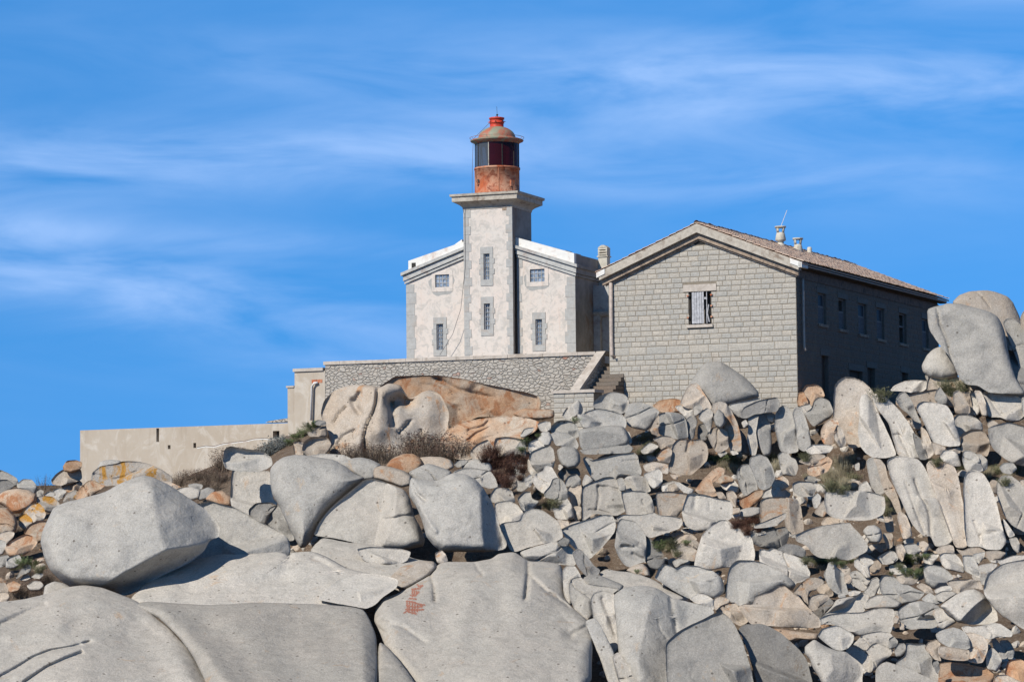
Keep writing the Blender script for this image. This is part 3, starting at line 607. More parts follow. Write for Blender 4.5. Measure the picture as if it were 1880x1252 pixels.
mb = MB(); mb.box(-.09, .09, -.06, .0, -.1, .09); mb.box(-.05, .05, -.09, -.06, -.13, .0); o = mb.build('hatch_box', M['rust'], lan); o.location = (x * R, y * R, .62); o.rotation_euler = (0, 0, -.62)
x, y = at(1.1); mb = MB(); mb.box(-.12, .12, -.08, .02, -.15, .15); o = mb.build('hinge', M['rust'], lan); o.location = (x * R, y * R, .55); o.rotation_euler = (0, 0, 1.1)
NP = 10
for k in range(NP):
    a0 = 2 * math.pi * k / NP + .31; a1 = a0 + 2 * math.pi / NP
    mid = math.atan2(math.sin((a0 + a1) / 2 + math.pi / 2), math.cos((a0 + a1) / 2 + math.pi / 2))   # from front
    mb = MB(); mb.lathe([(R - .03, 1.40), (R - .03, 2.62)], 6, a0=a0, a1=a1); mb.build('pane', M['glass_red'] if .15 < mid < 2.4 else M['glass'], lan, True)
    mb = MB(); c_, s_ = math.cos(a0), math.sin(a0); mb.tube([((R - .02) * c_, (R - .02) * s_, 1.4), ((R - .02) * c_, (R - .02) * s_, 2.62)], .022, 6); mb.build('mullion', M['chimney'] if abs(mid - .3) < .5 else M['dark'], lan)
mb = MB(); mb.lathe([(.0, 1.2), (.22, 1.25), (.25, 1.45), (.36, 1.6), (.44, 1.85), (.46, 2.0), (.44, 2.15), (.36, 2.4), (.2, 2.5), (0, 2.52)], 20)
g = G('lens'); lens = g.done((.30, .34, .38), None, .12, .8); lens.node_tree.nodes['Principled BSDF'].inputs['Metallic'].default_value = .6
mb.build('lens', lens, lan, True)
mb = MB()
for k in range(5):
    a = .9 + k * .5; c_, s_ = math.cos(a), math.sin(a); mb.quad((.9 * c_, .9 * s_, 2.6), (.9 * math.cos(a + .3), .9 * math.sin(a + .3), 2.6), (.8 * math.cos(a + .15), .8 * math.sin(a + .15), 1.5))
mb.build('inner_curtain', M['redpaint'], lan)
mb = MB(); mb.lathe([(0, 1.38), (R - .04, 1.38)], 24); mb.build('lantern_floor', M['dark'], lan)
mb = MB(); mb.lathe([(.0, 2.6), (R - .04, 2.6)], 24); mb.build('lantern_ceiling', M['dark'], lan)
mb = MB(); prof = [(R - .06, 2.58), (R + .0, 2.58), (R + .04, 2.66), (R + .2, 2.72), (R + .22, 2.77), (R + .1, 2.82), (R - .12, 2.86)]
for i in range(9): a = math.pi / 2 * i / 8 * .77; prof.append((.93 * math.cos(a), 2.87 + .61 * math.sin(a)))
mb.lathe(prof, 48); mb.build('dome', M['dome'], lan, True)
mb = MB(); mb.lathe([(.36, 3.38), (.36, 3.44), (.34, 3.45), (.34, 3.62), (.37, 3.63), (.37, 3.66), (.34, 3.67), (.34, 3.82), (.38, 3.83), (.38, 3.90), (.30, 3.92), (0, 3.94)], 28)
for k in range(8): a = k * math.pi / 4 + .2; mb.tube([(.33 * math.cos(a), .33 * math.sin(a), 3.70), (.44 * math.cos(a), .44 * math.sin(a), 3.70)], .02, 5)
mb.build('dome_vent', M['redpaint'], lan, True)
mb = MB(); mb.tube([(.03, 0, 3.9), (.03, 0, 4.08)], .03, 6); mb.tube([(.03, 0, 4.08), (.01, 0, 4.46)], .009, 5); mb.box(-.01, .07, -.04, .04, 4.04, 4.08); mb.build('lightning_rod', M['dark'], lan)
mb = MB(); n = 40; rr = R + .24
mb.tube([(rr * math.cos(2 * math.pi * i / n), rr * math.sin(2 * math.pi * i / n), 2.90) for i in range(n + 1)], .012, 5)
for i in range(0, n, 5): a = 2 * math.pi * i / n; mb.tube([((R + .16) * math.cos(a), (R + .16) * math.sin(a), 2.78), (rr * math.cos(a), rr * math.sin(a), 2.90)], .01, 4)
mb.build('eaves_rail', M['dome'], lan)
mb = MB(); mb.tube([(.03, 0, 4.05), (-.5, -.35, 3.4), (-.95, -.75, 2.82), (-1.0, -.78, 1.4), (-1.02, -.8, .02), (-1.12, -1.3, -.06), (-1.3, -1.75, -.12), (-1.2, -1.32, -1.0), (-1.2, -1.3, -3.5), (-1.45, -1.33, -5.6), (-1.9, -1.3, -6.8), (-2.6, -1.3, -7.8)], .012, 5); mb.build('conductor_cable', M['cable'], lan)
mb = MB(); mb.box(tx1 - .5, tx1 - .26, ty0 - .025, ty0 + .02, 6.85, 6.97); mb.build('brick_patch', M['cornice_brown'], tw)

# ================= TERRACE WALL, STAIR, LOW WALL =================
TO = P(1097, 700, 135.6); TB = math.radians(25)
def fr_front(px, py, O, B):       # point on plane through O facing the front -> local (x, z)
    v = np.array([math.sin(B), math.cos(B), 0]); u = np.array([math.cos(B), -math.sin(B), 0]); d = ray(px, py); t = (O @ v) / (d @ v); q = d * t - O; return float(q @ u), float(q[2])
tw_ = empty('terrace_wall', tuple(TO), -TB); tag(tw_, 'long rubble stone terrace wall with pale coping below the lighthouse', 'wall')
xl, zl = fr_front(597, 664, TO, TB); xr, zr = fr_front(1094, 645, TO, TB); 
mb = MB(); zb = -3.2
mb.hexa([(xl, 0, zb), (xr, 0, zb), (xr, .6, zb), (xl, .6, zb), (xl, 0, zl - .17), (xr, 0, zr - .17), (xr, .6, zr - .17), (xl, .6, zl - .17)]); mb.box(xl, xl + .5, .602, 4.5, zb, zl - .18); mb.build('rubble_face', M['rubble'], tw_)
mb = MB(); n = 16
for i in range(n):
    a, b = i / n, (i + 1) / n; xa, xb = xl - .08 + (xr - xl + .08) * a, xl - .08 + (xr - xl + .08) * b; za, zb2 = zl + (zr - zl) * a, zl + (zr - zl) * b; j = rnd.uniform(-.012, .012)
    mb.hexa([(xa + .006, -.07 + j, za - .165), (xb - .006, -.07 + j, zb2 - .165), (xb - .006, .66, zb2 - .165), (xa + .006, .66, za - .165), (xa + .006, -.07 + j, za + j), (xb - .006, -.07 + j, zb2 + j), (xb - .006, .66, zb2 + j), (xa + .006, .66, za + j)])
mb.build('coping', M['coping'], tw_)
mb = MB(); mb.box(xl + .3, xr + .1, .7, 9, zl - 1.2, zl - .55); mb.build('terrace_floor', M['coping'], tw_)
# end pier
ep = empty('end_pier', tuple(TO), -TB); tag(ep, 'plastered corner pier at the left end of the terrace wall, with flaking render', 'pier')
xa, za = fr_front(541, 677, TO, TB); xb_, _ = fr_front(597, 670, TO, TB)
mb = MB(); mb.box(xa, xl - .003, -.02, 2.6, -4.5, za - .16); x5, z5 = fr_front(527, 712, TO, TB); mb.box(x5, xa - .003, .05, 2.3, -4.5, z5); mb.build('pier_body', M['render'], ep)
mb = MB(); mb.box(xa - .06, xl - .09, -.1, 2.66, za - .155, za); mb.box(x5 - .06, xa - .065, 0, 2.35, z5 + .003, z5 + .1); mb.build('pier_cap', M['coping'], ep)
xp, zp_ = fr_front(576, 705, TO, TB); x6, z6 = fr_front(574, 772, TO, TB)
mb = MB(); mb.tube([(xp + .28, -.1, zp_ + .05), (xp + .1, -.16, zp_ + .04), (xp, -.17, zp_ - .12), (x6, -.17, z6)], .06, 8); mb.build('drainpipe', M['pipe_white'], ep, True)
mb = MB(); mb.box(xp - .1, xp + .5, -.03, -.022, zp_ + .05, zp_ + .22); mb.build('iron_stain', M['rust'], ep)
# low wall
lw = empty('low_wall', tuple(TO), -TB); tag(lw, 'low beige rendered wall with small dark openings, running left to the sky', 'wall')
OL = TO + np.array([math.sin(TB), math.cos(TB), 0]) * 1.0
x0, z0 = fr_front(147, 790, OL, TB); x1, z1 = fr_front(540, 776, OL, TB)
hh = []
for (pa, qa, pb, qb) in ((287, 786, 292, 811), (308, 817, 313, 824), (355, 813, 360, 822), (501, 791, 513, 804)):
    a = fr_front(pa, qa, OL, TB); b = fr_front(pb, qb, OL, TB); hh.append((a[0], b[0], b[1], a[1]))
topz = min(z0, z1)
mb = MB(); hh2 = [(a, b, c, min(d, topz - .02)) for a, b, c, d in hh]
wall_panel(mb, lambda a, d, z: (a, 1.0 + d, z), x0, x1, -7.5, topz, hh2, .45); mb.quad((x0, 1, -7.5), (x0, 1, topz), (x0, 1.45, topz), (x0, 1.45, -7.5))
sl = (z1 - z0)
mb.hexa([(x0, 1, topz), (x1, 1, topz), (x1, 1.45, topz), (x0, 1.45, topz), (x0, 1, z0 + .001), (x1, 1, z1 + .001), (x1, 1.45, z1 + .001), (x0, 1.45, z0 + .001)])
mb.build('wall_body', M['render'], lw)
mb = MB(); mb.quad((x0 + .1, 1.4, -7), (x1, 1.4, -7), (x1, 1.4, topz - .02), (x0 + .1, 1.4, topz - .02)); mb.build('opening_back', M['opening_dark'], lw)
ck = [fr_front(a_, b_, OL, TB) for a_, b_ in ((362, 821), (378, 818), (392, 819), (410, 814), (432, 811), (450, 809), (468, 805), (486, 804), (500, 806))]
mb = MB()
for (xa, za), (xb, zb_) in zip(ck, ck[1:]): mb.quad((xa, .993, za - .018), (xb, .993, zb_ - .014), (xb, .993, zb_ + .012), (xa, .993, za + .010))
mb.build('crack', M['wood_brown'], lw)
mb = MB()
for (xa, za), (xb, zb_) in zip(ck, ck[1:]): mb.quad((xa, .995, za - .07), (xb, .995, zb_ - .06), (xb, .995, zb_ - .02), (xa, .995, za - .024))
mb.build('flaked_edge', M['whitewash'], lw)
x7, z7 = fr_front(488, 775, OL, TB); mb = MB(); mb.hexa([(x7, .95, z7 - .02), (x1, .95, z7 - .02), (x1, 1.6, z7 - .02), (x7, 1.6, z7 - .02), (x7 + .2, .95, z7 + .06), (x1, .95, z7 + .2), (x1, 1.6, z7 + .2), (x7 + .2, 1.6, z7 + .06)]); mb.build('cap_rubble', M['rubble'], lw)
# stair: runs back and up between the terrace wall and the house, its parapet parallel to the long wall of the house
st = empty('stone_stair', tuple(TO), -TB); tag(st, 'stone stair with sloping beige parapet between terrace wall and granite house', 'stair')
RT = Matrix.Rotation(-TB, 3, 'Z')
def t2w(p): return np.array(RT @ Vector(p)) + TO
YF = -3.7; OF = TO + np.array([math.sin(TB), math.cos(TB), 0]) * YF
bx, bz = fr_front(1046, 717, OF, TB); dx_, _ = fr_front(1063, 717, OF, TB)
yt = 0.0
for _ in range(30): yt += (1095 - proj(t2w((bx, yt, 1.5)))[0]) / 17
yt = min(yt, .3); zt_ = 1.5
for _ in range(20): zt_ += (proj(t2w((bx, yt, zt_)))[1] - 645) / 39
mb = MB(); mb.hexa([(bx, YF, bz - .16), (dx_, YF, bz - .16), (dx_, yt, zt_ - .16), (bx, yt, zt_ - .16), (bx, YF, bz), (dx_, YF, bz), (dx_, yt, zt_), (bx, yt, zt_)]); mb.box(bx, dx_, yt + .003, yt + 2, zt_ - .16, zt_); mb.build('parapet_coping', M['coping'], st)
mb = MB(); mb.hexa([(bx + .04, YF + .02, bz - 4), (dx_ - .04, YF + .02, bz - 4), (dx_ - .04, yt, bz - 4), (bx + .04, yt, bz - 4), (bx + .04, YF + .02, bz - .162), (dx_ - .04, YF + .02, bz - .162), (dx_ - .04, yt, zt_ - .162), (bx + .04, yt, zt_ - .162)]); mb.build('parapet_wall', M['rubble'], st)
mb = MB(); n = 10
for i in range(n):
    y_ = YF + .1 + (yt - YF) * i / n; z_ = bz - .55 + (zt_ - bz) * i / n
    mb.box(dx_ - .03, dx_ + 1.25 - .06 * 0, y_, yt + 1.5, z_ - (2.5 if i == 0 else .17), z_, rnd.random())
mb.build('steps', M['block_shade'], st)  # shade on the steps put in through the darkened stone colour
lp = empty('stair_pier', tuple(TO), -TB); tag(lp, 'low block-built pier with beige cap at the foot of the stone stair', 'pier')
OP = TO + np.array([math.sin(TB), math.cos(TB), 0]) * (YF - 1.0)
a = fr_front(1016, 717, OP, TB); b = fr_front(1090, 717, OP, TB); Y0 = YF - 1.0
mb = MB(); mb.box(a[0], b[0], Y0 + .003, YF - .05, a[1] - 2.6, a[1] - .14); mb.build('pier_core', M['mortar'], lp)
mb = MB(); blocks(mb, lambda u, d_, z: (u, Y0 + d_, z), a[0], b[0], a[1] - 2.6, a[1] - .145, [], .22, lens=(.35, .65)); mb.build('pier_blocks', M['block'], lp)
mb = MB(); mb.box(a[0] - .08, b[0] + .08, Y0 - .08, YF - .02, a[1] - .14, a[1]); mb.build('pier_cap', M['coping'], lp)
# ================= ROCKS =================
TL = {'1': (0, 939, 4), '2': (470, 939, 4), '3': (0, 740, 4), '4': (400, 740, 4), '5': (500, 640, 4), '6': (800, 640, 4), '7': (880, 939, 4), '8': (1000, 700, 5.875), '9': (1250, 640, 5.875),
      'a': (1560, 520, 5.875), 'b': (1560, 680, 5.875), 'c': (1240, 830, 5.875), 'd': (1560, 830, 5.875), 'e': (1160, 1039, 5.875), 'f': (1400, 1000, 7.825), 'g': (1400, 1100, 7.833),
      'h': (1640, 1000, 7.825), 'i': (1640, 1100, 7.833), 'j': (980, 860, 5.875), 'k': (0, 820, 4.317), '0': (0, 0, 1)}
# tile | colour | flags | outline | landmark name
# flags: Y=distance, L=lean m/px, T=front thickness factor, E=edge roundness, F=x1,y1,x2,y2,slope (crease; drops to the right of 1->2),
#        G=width,depth,x,y,x,y,...  (groove; negative depth = ridge), R = rounded, no random facets
ROCKS = r'''
0|w|Y=96.5;L=.045;T=.5;E=.35;R;G=4.5,.30,0,1145,25,1134,50,1122,82,1109;G=4,.34,0,1242,30,1226,62,1206,92,1194,130,1188,163,1178;G=4,.32,45,1252,87,1224,120,1209,150,1198;G=14,-.2,20,1170,60,1162,110,1150;G=30,.25,150,1140,230,1160,300,1230;G=10,-.15,30,1245,80,1212,150,1188|-30,1108 0,1105 45,1100 82,1091 120,1079 155,1073.5 190,1079 220,1091 250,1103 270,1117 290,1137 312,1154 330,1174 347,1192 362,1217 375,1239 390,1264 392,1275 -40,1275|huge pale dome slab
0|w|Y=95.6;L=.05;T=.4;E=.35;R;G=16,-.3,300,1120,340,1150,380,1200,420,1260;G=26,.35,470,1260,440,1190,380,1150;G=24,.2,600,1160,640,1200,650,1260|235,1108 275,1104 330,1108 385,1111 470,1106 560,1108 640,1113 668,1119 680,1140 690,1165 693,1200 692,1240 690,1275 385,1275 372,1240 355,1205 328,1168 290,1132|broad split slab
0|w|Y=104.3;L=.05;T=.4;E=.3;R;G=3,.25,575,1024,600,1035,622,1052;G=18,.3,340,1085,420,1085,520,1065;G=14,-.2,420,1050,500,1040|236,1104 258,1078 300,1050 350,1030 400,1018 440,1018 470,1016 510,1013 527,1017 531,1026 535,1014 572,1012 600,1022 640,1045 690,1055 715,1072 700,1090 672,1122 560,1118 380,1122 275,1116|long sloping slab
0|w|Y=103.8;L=.04;T=.6;F=600,1100,700,1055,.9|583,1100 600,1080 625,1062 660,1053 700,1055 733,1065 728,1078 702,1095 688,1110 672,1116 640,1110 605,1104|pointed wedge rock
0|w|Y=107.5;L=.05;T=.5;G=1.5,.06,720,1070,745,1050,760,1045;R|568,1012 580,998 592,987 640,996 700,1002 760,1026 800,1032 806,1050 790,1075 750,1090 700,1075 640,1056 600,1035|
0|t|Y=107.6;L=.03;R|715,1060 738,1040 770,1030 797,1031 801,1042 785,1058 745,1080 728,1080|
0|w|Y=97.5;L=.045;T=.45;E=.3;R;G=4,.40,970,1029,969,1060,965,1098;G=3,.25,972,1055,1005,1085,1045,1113;G=3.5,.35,789,1050,797,1075,798,1102;G=3,.25,869,1028,877,1044,886,1054;G=12,.4,1045,1165,1060,1172,1085,1160;G=4,.25,1048,1168,1055,1160,1075,1150;G=4,.16,700,1140,740,1150,780,1178;G=22,.22,920,1060,915,1120;G=30,-.25,860,1070,840,1200;G=3,.2,690,1150,705,1160;F=1088,1260,1084,1140,2.5|805,1036 820,1031 870,1032 902,1026 915,1016 945,1013 970,1031 1000,1031 1030,1036 1035,1060 1034,1095 1052,1116 1075,1136 1086,1152 1088,1175 1085,1275 775,1275 740,1225 705,1185 697,1160 687,1140 690,1115 700,1098 722,1093 757,1075 790,1055|smooth grey slab with red paint marks
0|w|Y=96.5;L=.04;R|697,1178 712,1188 735,1215 768,1262 770,1275 690,1275 694,1210|
0|g|Y=106.6;T=.75;E=.3;F=312,1012,258,868,.95;F=80,1034,165,1078,2.6;F=180,1080,316,1004,2.6;F=316,1022,400,978,2.2|75,997 78,975 90,950 98,932 120,922 150,915 190,905 225,885 262,873 280,876 310,890 340,910 370,930 395,950 405,968 403,985 385,991 375,1010 350,1032 300,1055 258,1081 240,1090 227,1093 205,1084 160,1080 130,1077 110,1064 92,1046 82,1026|giant angular boulder
4|g|Y=112;T=.6|-140,740 -60,715 20,740 110,760 220,820 330,880 430,930 520,995 535,1080 500,1200 300,1330 0,1400 -250,1350 -300,1100 -200,900|
4|w|Y=120;T=.5;G=12,.10,1150,330,1180,500|100,560 110,480 180,495 260,480 290,500 380,500 400,600 400,700 440,740 360,800 330,900 240,850 100,760 95,680|
4|g|Y=119.6;T=.7;G=46,.35,170,430,120,380|50,340 90,318 170,335 250,345 330,360 390,400 400,450 360,480 300,500 240,500 150,495 60,480 40,430|mushroom-shaped eroded rock
4|d|Y=117|230,780 280,735 380,730 430,745 380,810 350,890 290,870 230,820|
4|g|Y=116.4|355,830 380,770 440,745 480,800 520,900 565,1005 530,1010 470,970 370,890|
4|g|Y=114.6;T=.7;E=.6;F=690,900,1010,545,1.0|385,560 385,480 430,430 490,395 560,380 640,383 720,395 860,420 930,460 1000,520 1080,550 1040,590 920,690 830,770 770,840 720,920 690,1000 640,1058 605,1062 575,1010 540,940 490,840 450,750 400,670|smooth funnel-shaped boulder
4|w|Y=118|640,390 750,375 850,378 930,385 980,410 1000,460 900,470 700,460|
4|g|Y=117.4;R|900,430 980,410 1040,400 1120,415 1200,455 1170,500 1150,560 1080,570 1000,520 900,460|
4|t|Y=115.2;R|1143,520 1150,480 1200,460 1280,475 1370,500 1422,540 1418,600 1350,616 1290,592 1200,562 1150,550|
4|w|Y=113;T=.55;E=.3;G=3,.14,1220,852,1290,845,1340,830,1430,822;G=16,.10,1340,690,1370,780;F=1490,1080,1380,660,1.6|705,962 740,880 800,800 900,705 980,640 1080,560 1130,550 1200,570 1300,610 1370,640 1410,700 1430,780 1440,830 1480,900 1520,1000 1510,1050 1440,1062 1340,1077 1180,1062 1000,1022 850,987 720,972|fan-shaped tan boulder
0|w|Y=110.5|655,1008 680,1004 730,1007 755,1013 748,1028 735,1034 700,1036 672,1030 660,1020|
0|t|Y=108.6|799,1015 810,1010 818,1018 822,1030 812,1036 803,1032|
0|g|Y=111;T=.65;E=.25;G=4,.2,757,885,765,905,780,918;G=5,.2,800,884,830,878,860,870;F=888,1013,879,880,1.8;G=5,-.12,770,930,785,955,800,975;F=925,1003,780,1007,-.2|751,902 754,876 772,880 800,884 830,868 857,871 875,882 890,900 902,920 911,948 920,975 932,1000 926,1008 890,1013 850,1012 812,1013 797,1002 784,986 775,955 765,930 753,912|blocky pale boulder with shaded right side
5|g|Y=116;R|1000,910 1060,880 1140,845 1200,860 1320,905 1300,970 1100,1000 1040,960|
5|o|Y=120;R|830,865 880,810 960,775 1040,775 1090,810 1110,850 1060,900 1000,930 900,900|
5|t|Y=120.6;R|1080,800 1160,795 1250,800 1310,820 1335,870 1280,900 1180,880 1100,860|
5|g|Y=121;R|1385,880 1420,830 1480,812 1560,820 1600,850 1620,900 1560,925 1460,890|
5|g|Y=118.6;F=1470,980,1500,880,1.2|1320,905 1400,880 1480,880 1600,900 1640,960 1655,1015 1600,1025 1520,1000 1430,950|
5|g|Y=121;|1335,850 1370,820 1440,818 1400,860 1360,870|
5|t|Y=119;|1650,960 1700,920 1760,905 1790,950 1800,1015 1760,1045 1700,1030 1660,1010|
6|w|Y=117;F=510,1120,515,1010,1.0|405,1070 440,1020 510,1010 560,1050 585,1130 480,1140 400,1120|
6|w|Y=115.5|430,1130 540,1118 600,1150 645,1210 630,1290 450,1290|
6|g|Y=118|600,1100 650,1050 695,1050 700,1100 760,1120 700,1200 640,1190|
7|w|Y=111.5;T=.6;E=.3;F=540,230,580,90,1.6|140,150 160,85 300,70 325,10 380,-20 460,-10 520,30 570,70 605,140 612,190 560,217 440,237 350,262 270,292 230,282 190,202|
7|w|Y=110;T=.6;F=560,400,575,220,1.0;F=290,320,640,330,1.2|295,300 400,262 560,220 620,230 680,270 712,330 705,395 600,385 450,370 340,365|
7|d|Y=111|570,225 620,188 660,205 658,250 600,248|
7|d|Y=108.6;T=.5|685,300 730,268 790,330 840,400 887,430 872,468 790,474 730,410 700,350|
7|g|Y=112.5;T=.8;E=.6;G=2,.06,860,150,930,110,990,80;F=650,180,900,190,1.1|600,135 680,95 800,60 900,25 980,30 1000,90 990,150 950,200 880,280 810,345 760,320 700,265 640,195|big dark bowl-shaped boulder
7|t|Y=114|570,60 650,60 660,120 600,135|
7|w|Y=106.5;L=.05;T=.35;R|880,450 930,420 1000,435 1100,445 1200,470 1300,510 1400,580 1520,640 1440,660 1300,600 1060,580 900,490|
7|w|Y=105;T=.7|615,430 640,400 700,400 732,450 745,480 690,560 680,690 650,690 620,600|
7|w|Y=104;L=.02;T=.6|658,550 680,490 740,478 790,535 1030,565 980,600 850,620 820,670 835,760 800,810 760,780 700,710 670,640|
7|g|Y=105.4;L=.03;R|748,495 800,470 880,468 960,500 1065,545 1030,590 900,570 800,550|
7|g|Y=103.6;T=.3;R|780,800 850,780 900,860 990,1040 1010,1180 1060,1300 960,1300 900,1100 830,930|
7|w|Y=102.4;T=.7;G=5,.14,905,640,945,740,965,800,1000,900|820,640 840,600 900,577 990,600 985,680 1000,800 1020,900 1022,990 980,1050 940,1000 880,900 840,780|
7|g|Y=101.6;L=.02;T=.55;E=.6;G=4,.16,1405,640,1425,780,1455,900;G=2,.07,1305,780,1330,870,1380,930;F=1180,1100,1290,560,.7;G=14,-.12,1040,1090,1120,1050,1250,1250|985,610 1060,560 1200,540 1300,560 1400,620 1420,640 1520,660 1700,700 1730,745 1600,820 1500,870 1420,940 1385,990 1380,1060 1390,1120 1385,1290 1160,1290 1100,1190 1030,1100 1020,1000 1010,850 1000,740|rounded streaked grey boulder at the bottom
7|w|Y=100.4|975,1060 1020,1030 1080,1110 1150,1200 1220,1300 1040,1300 1010,1180|
e|g|Y=99;T=.6;E=.55;F=1000,1250,1120,680,1.0;G=14,.10,640,1110,700,1080,760,1120|365,880 380,820 480,720 620,640 780,570 890,510 960,490 1010,520 1060,570 1110,640 1150,720 1200,830 1250,1000 1290,1130 1330,1330 380,1330 375,1100|speckled dome boulder at the bottom edge
e|d|Y=99.8;T=.6;E=.6;F=1640,1280,1500,650,.9|1150,680 1220,630 1400,628 1480,655 1600,720 1700,810 1800,900 1880,1000 1970,1330 1370,1330 1310,1100 1260,930 1210,790|dark tapering boulder at the bottom edge
e|g|Y=107;T=.8;F=640,340,940,120,.6;G=3,.05,500,60,700,140,860,180|245,130 300,20 340,-20 420,0 470,30 560,-10 700,0 880,60 960,120 990,200 1000,280 900,352 780,320 690,310 620,345 540,305 440,252 340,182|
e|w|Y=105|620,350 700,300 790,310 880,360 885,480 800,450 700,400|
e|t|Y=105.4|870,400 900,340 960,330 1060,370 1050,410 960,440 900,475|
e|t|Y=104.4|900,490 960,430 1040,400 1110,393 1150,440 1220,530 1255,600 1170,645 1080,590 1000,510|
e|g|Y=106.6;T=.7;E=.5;F=1020,330,1700,240,1.4|1010,350 1030,200 1040,80 1070,0 1130,-60 1300,-60 1450,-20 1600,60 1700,130 1770,200 1730,262 1640,222 1540,272 1430,312 1340,340 1325,415 1160,425 1080,385|
e|t|Y=103.4;T=.7;F=1200,600,1900,590,1.3;G=12,.08,1590,380,1500,560|1150,440 1200,415 1310,415 1340,335 1430,305 1500,280 1580,215 1640,213 1730,290 1800,330 1850,400 1950,500 2035,580 2035,655 1900,662 1700,655 1500,640 1300,625 1270,605|broad tan-stained boulder
g|o|Y=102.4;R|120,420 250,430 450,460 700,490 800,500 790,570 650,580 500,560 400,600 280,550|
f|w|Y=108.6;T=.6;F=100,450,620,520,.8|-40,330 -40,60 0,60 80,80 130,45 250,85 380,130 450,160 540,200 620,230 640,330 680,400 665,475 560,525 490,535 400,640 340,570 250,510 100,460 0,340|
f|t|Y=106|440,690 550,560 640,490 740,473 860,500 885,545 790,600 760,650 700,650 645,740 665,880 600,800 560,720|
f|t|Y=106.4|755,600 860,556 930,538 1000,620 1015,725 950,745 870,710 800,670|
f|t|Y=104.6;F=700,950,960,750,2|690,740 820,700 930,720 965,760 865,850 765,925 710,945 665,880|
f|d|Y=105.2|715,960 800,890 950,755 1025,820 965,900 880,1000 810,1065|
f|g|Y=105.6;T=.9;F=1040,760,1010,250,1.8|930,340 950,260 1020,245 1060,330 1120,370 1170,430 1180,500 1200,600 1235,700 1150,725 1080,700 1010,650 960,600 920,520 880,420|
f|t|Y=109|1090,290 1130,260 1200,300 1260,350 1280,400 1220,500 1180,430 1110,370|
f|w|Y=107.6|1250,430 1300,380 1400,370 1500,440 1545,510 1480,650 1420,650 1330,595 1280,530|
f|w|Y=108.6|1320,220 1450,185 1560,210 1600,250 1520,330 1555,475 1480,460 1400,370 1320,300|
f|t|Y=109|1550,220 1640,210 1705,280 1675,395 1580,410 1500,330|
f|w|Y=106.4|1185,540 1260,520 1310,570 1300,630 1230,630|
f|w|Y=105|1220,680 1300,655 1420,665 1360,725 1250,730|
f|g|Y=105|1085,720 1160,695 1205,750 1100,765|
f|t|Y=106.8|1170,440 1240,420 1290,520 1250,560 1190,540|
f|w|Y=103.6;T=.9;F=860,1130,1000,990,2;F=990,1000,1210,830,2.5;F=1200,830,1510,740,2.5|810,1080 900,1000 1000,900 1060,790 1200,760 1300,750 1440,680 1525,720 1500,860 1440,975 1300,985 1010,1010 920,1075 850,1155|thin jutting pale rock with dark underside
f|w|Y=105.4|1440,690 1540,580 1560,500 1640,460 1685,520 1665,620 1630,700 1540,750|
h|g|Y=104.6;F=60,860,420,700,.8|-200,520 -150,430 0,450 100,560 200,575 300,630 455,690 375,775 250,835 60,875 -60,800 -180,680|
f|w|Y=103.4|1450,905 1520,780 1640,720 1800,740 1900,780 2000,840 1950,905 1600,915 1500,925|
g|w|Y=101.8;T=.7;E=.35|810,285 950,220 1200,190 1260,200 1440,190 1560,150 1700,130 1885,140 1905,300 1860,400 1840,485 1640,480 1520,510 1400,525 1310,485 1200,435 1060,375 940,295 850,365|long flat-topped pale rock
g|g|Y=100.8;T=.6|795,520 860,420 1050,375 1130,400 1220,450 1315,520 1295,610 1230,695 1130,730 1040,715 900,615|
g|w|Y=101.2|1300,655 1380,580 1440,510 1560,480 1700,460 1830,480 1885,560 1885,690 1800,670 1600,640 1500,745 1390,705|
g|w|Y=100.2;F=1540,1050,1840,790,2|1195,790 1220,680 1320,663 1400,720 1500,740 1560,660 1640,620 1885,720 1835,805 1720,885 1640,995 1560,1055 1480,1015 1380,905|
g|w|Y=98.8;T=.6;E=.4;F=1050,1250,1210,900,.6|610,680 740,578 800,620 900,680 1050,740 1200,760 1380,900 1480,1010 1430,1070 1435,1300 900,1300 820,1110 730,985 690,855 620,785|angular pale boulder at the bottom edge
i|w|Y=98.2;T=.5|-250,1010 -170,930 -100,900 0,930 100,960 300,1040 500,1130 660,1235 700,1300 -250,1300|
i|g|Y=99.4;T=.7|50,900 180,800 190,620 300,640 450,640 560,840 540,930 640,1060 710,1225 600,1185 400,1065 200,995 50,945|
i|t|Y=100|450,700 500,620 610,578 680,640 640,760 690,890 600,860 560,810|
i|g|Y=100.6|20,720 80,640 150,630 185,680 175,760 120,810 40,825|
i|t|Y=99.6;E=.25;T=.6|655,690 700,680 820,690 1000,720 1092,730 1085,865 1010,875 850,865 700,845 650,785|
i|g|Y=100.3;E=.4;T=.6|610,500 700,450 850,405 950,430 1030,480 1090,580 1105,700 1000,725 880,700 760,660 650,590|
i|t|Y=100;E=.3;T=.6|1035,480 1150,480 1290,540 1350,600 1355,720 1285,905 1200,915 1060,885 1095,740 1100,600|
i|w|Y=100.8;T=.6;G=3,.05,1340,400,1400,450,1430,520|980,400 1060,383 1150,400 1350,370 1440,343 1540,358 1600,400 1725,480 1700,535 1560,525 1440,555 1380,565 1300,545 1150,485 1020,462|
i|g|Y=100.6|1420,570 1460,550 1560,680 1650,845 1560,855 1500,780 1440,670|
i|g|Y=101|1525,590 1640,585 1700,650 1745,760 1710,855 1620,845|
i|g|Y=99.8;F=1500,1050,1530,780,1.5|1345,770 1420,688 1500,770 1555,865 1535,965 1480,1045 1360,995 1340,900|
i|o|Y=99;E=.4;T=.6|1620,1000 1660,880 1820,860 1900,900 1920,1220 1760,1170 1610,1085|
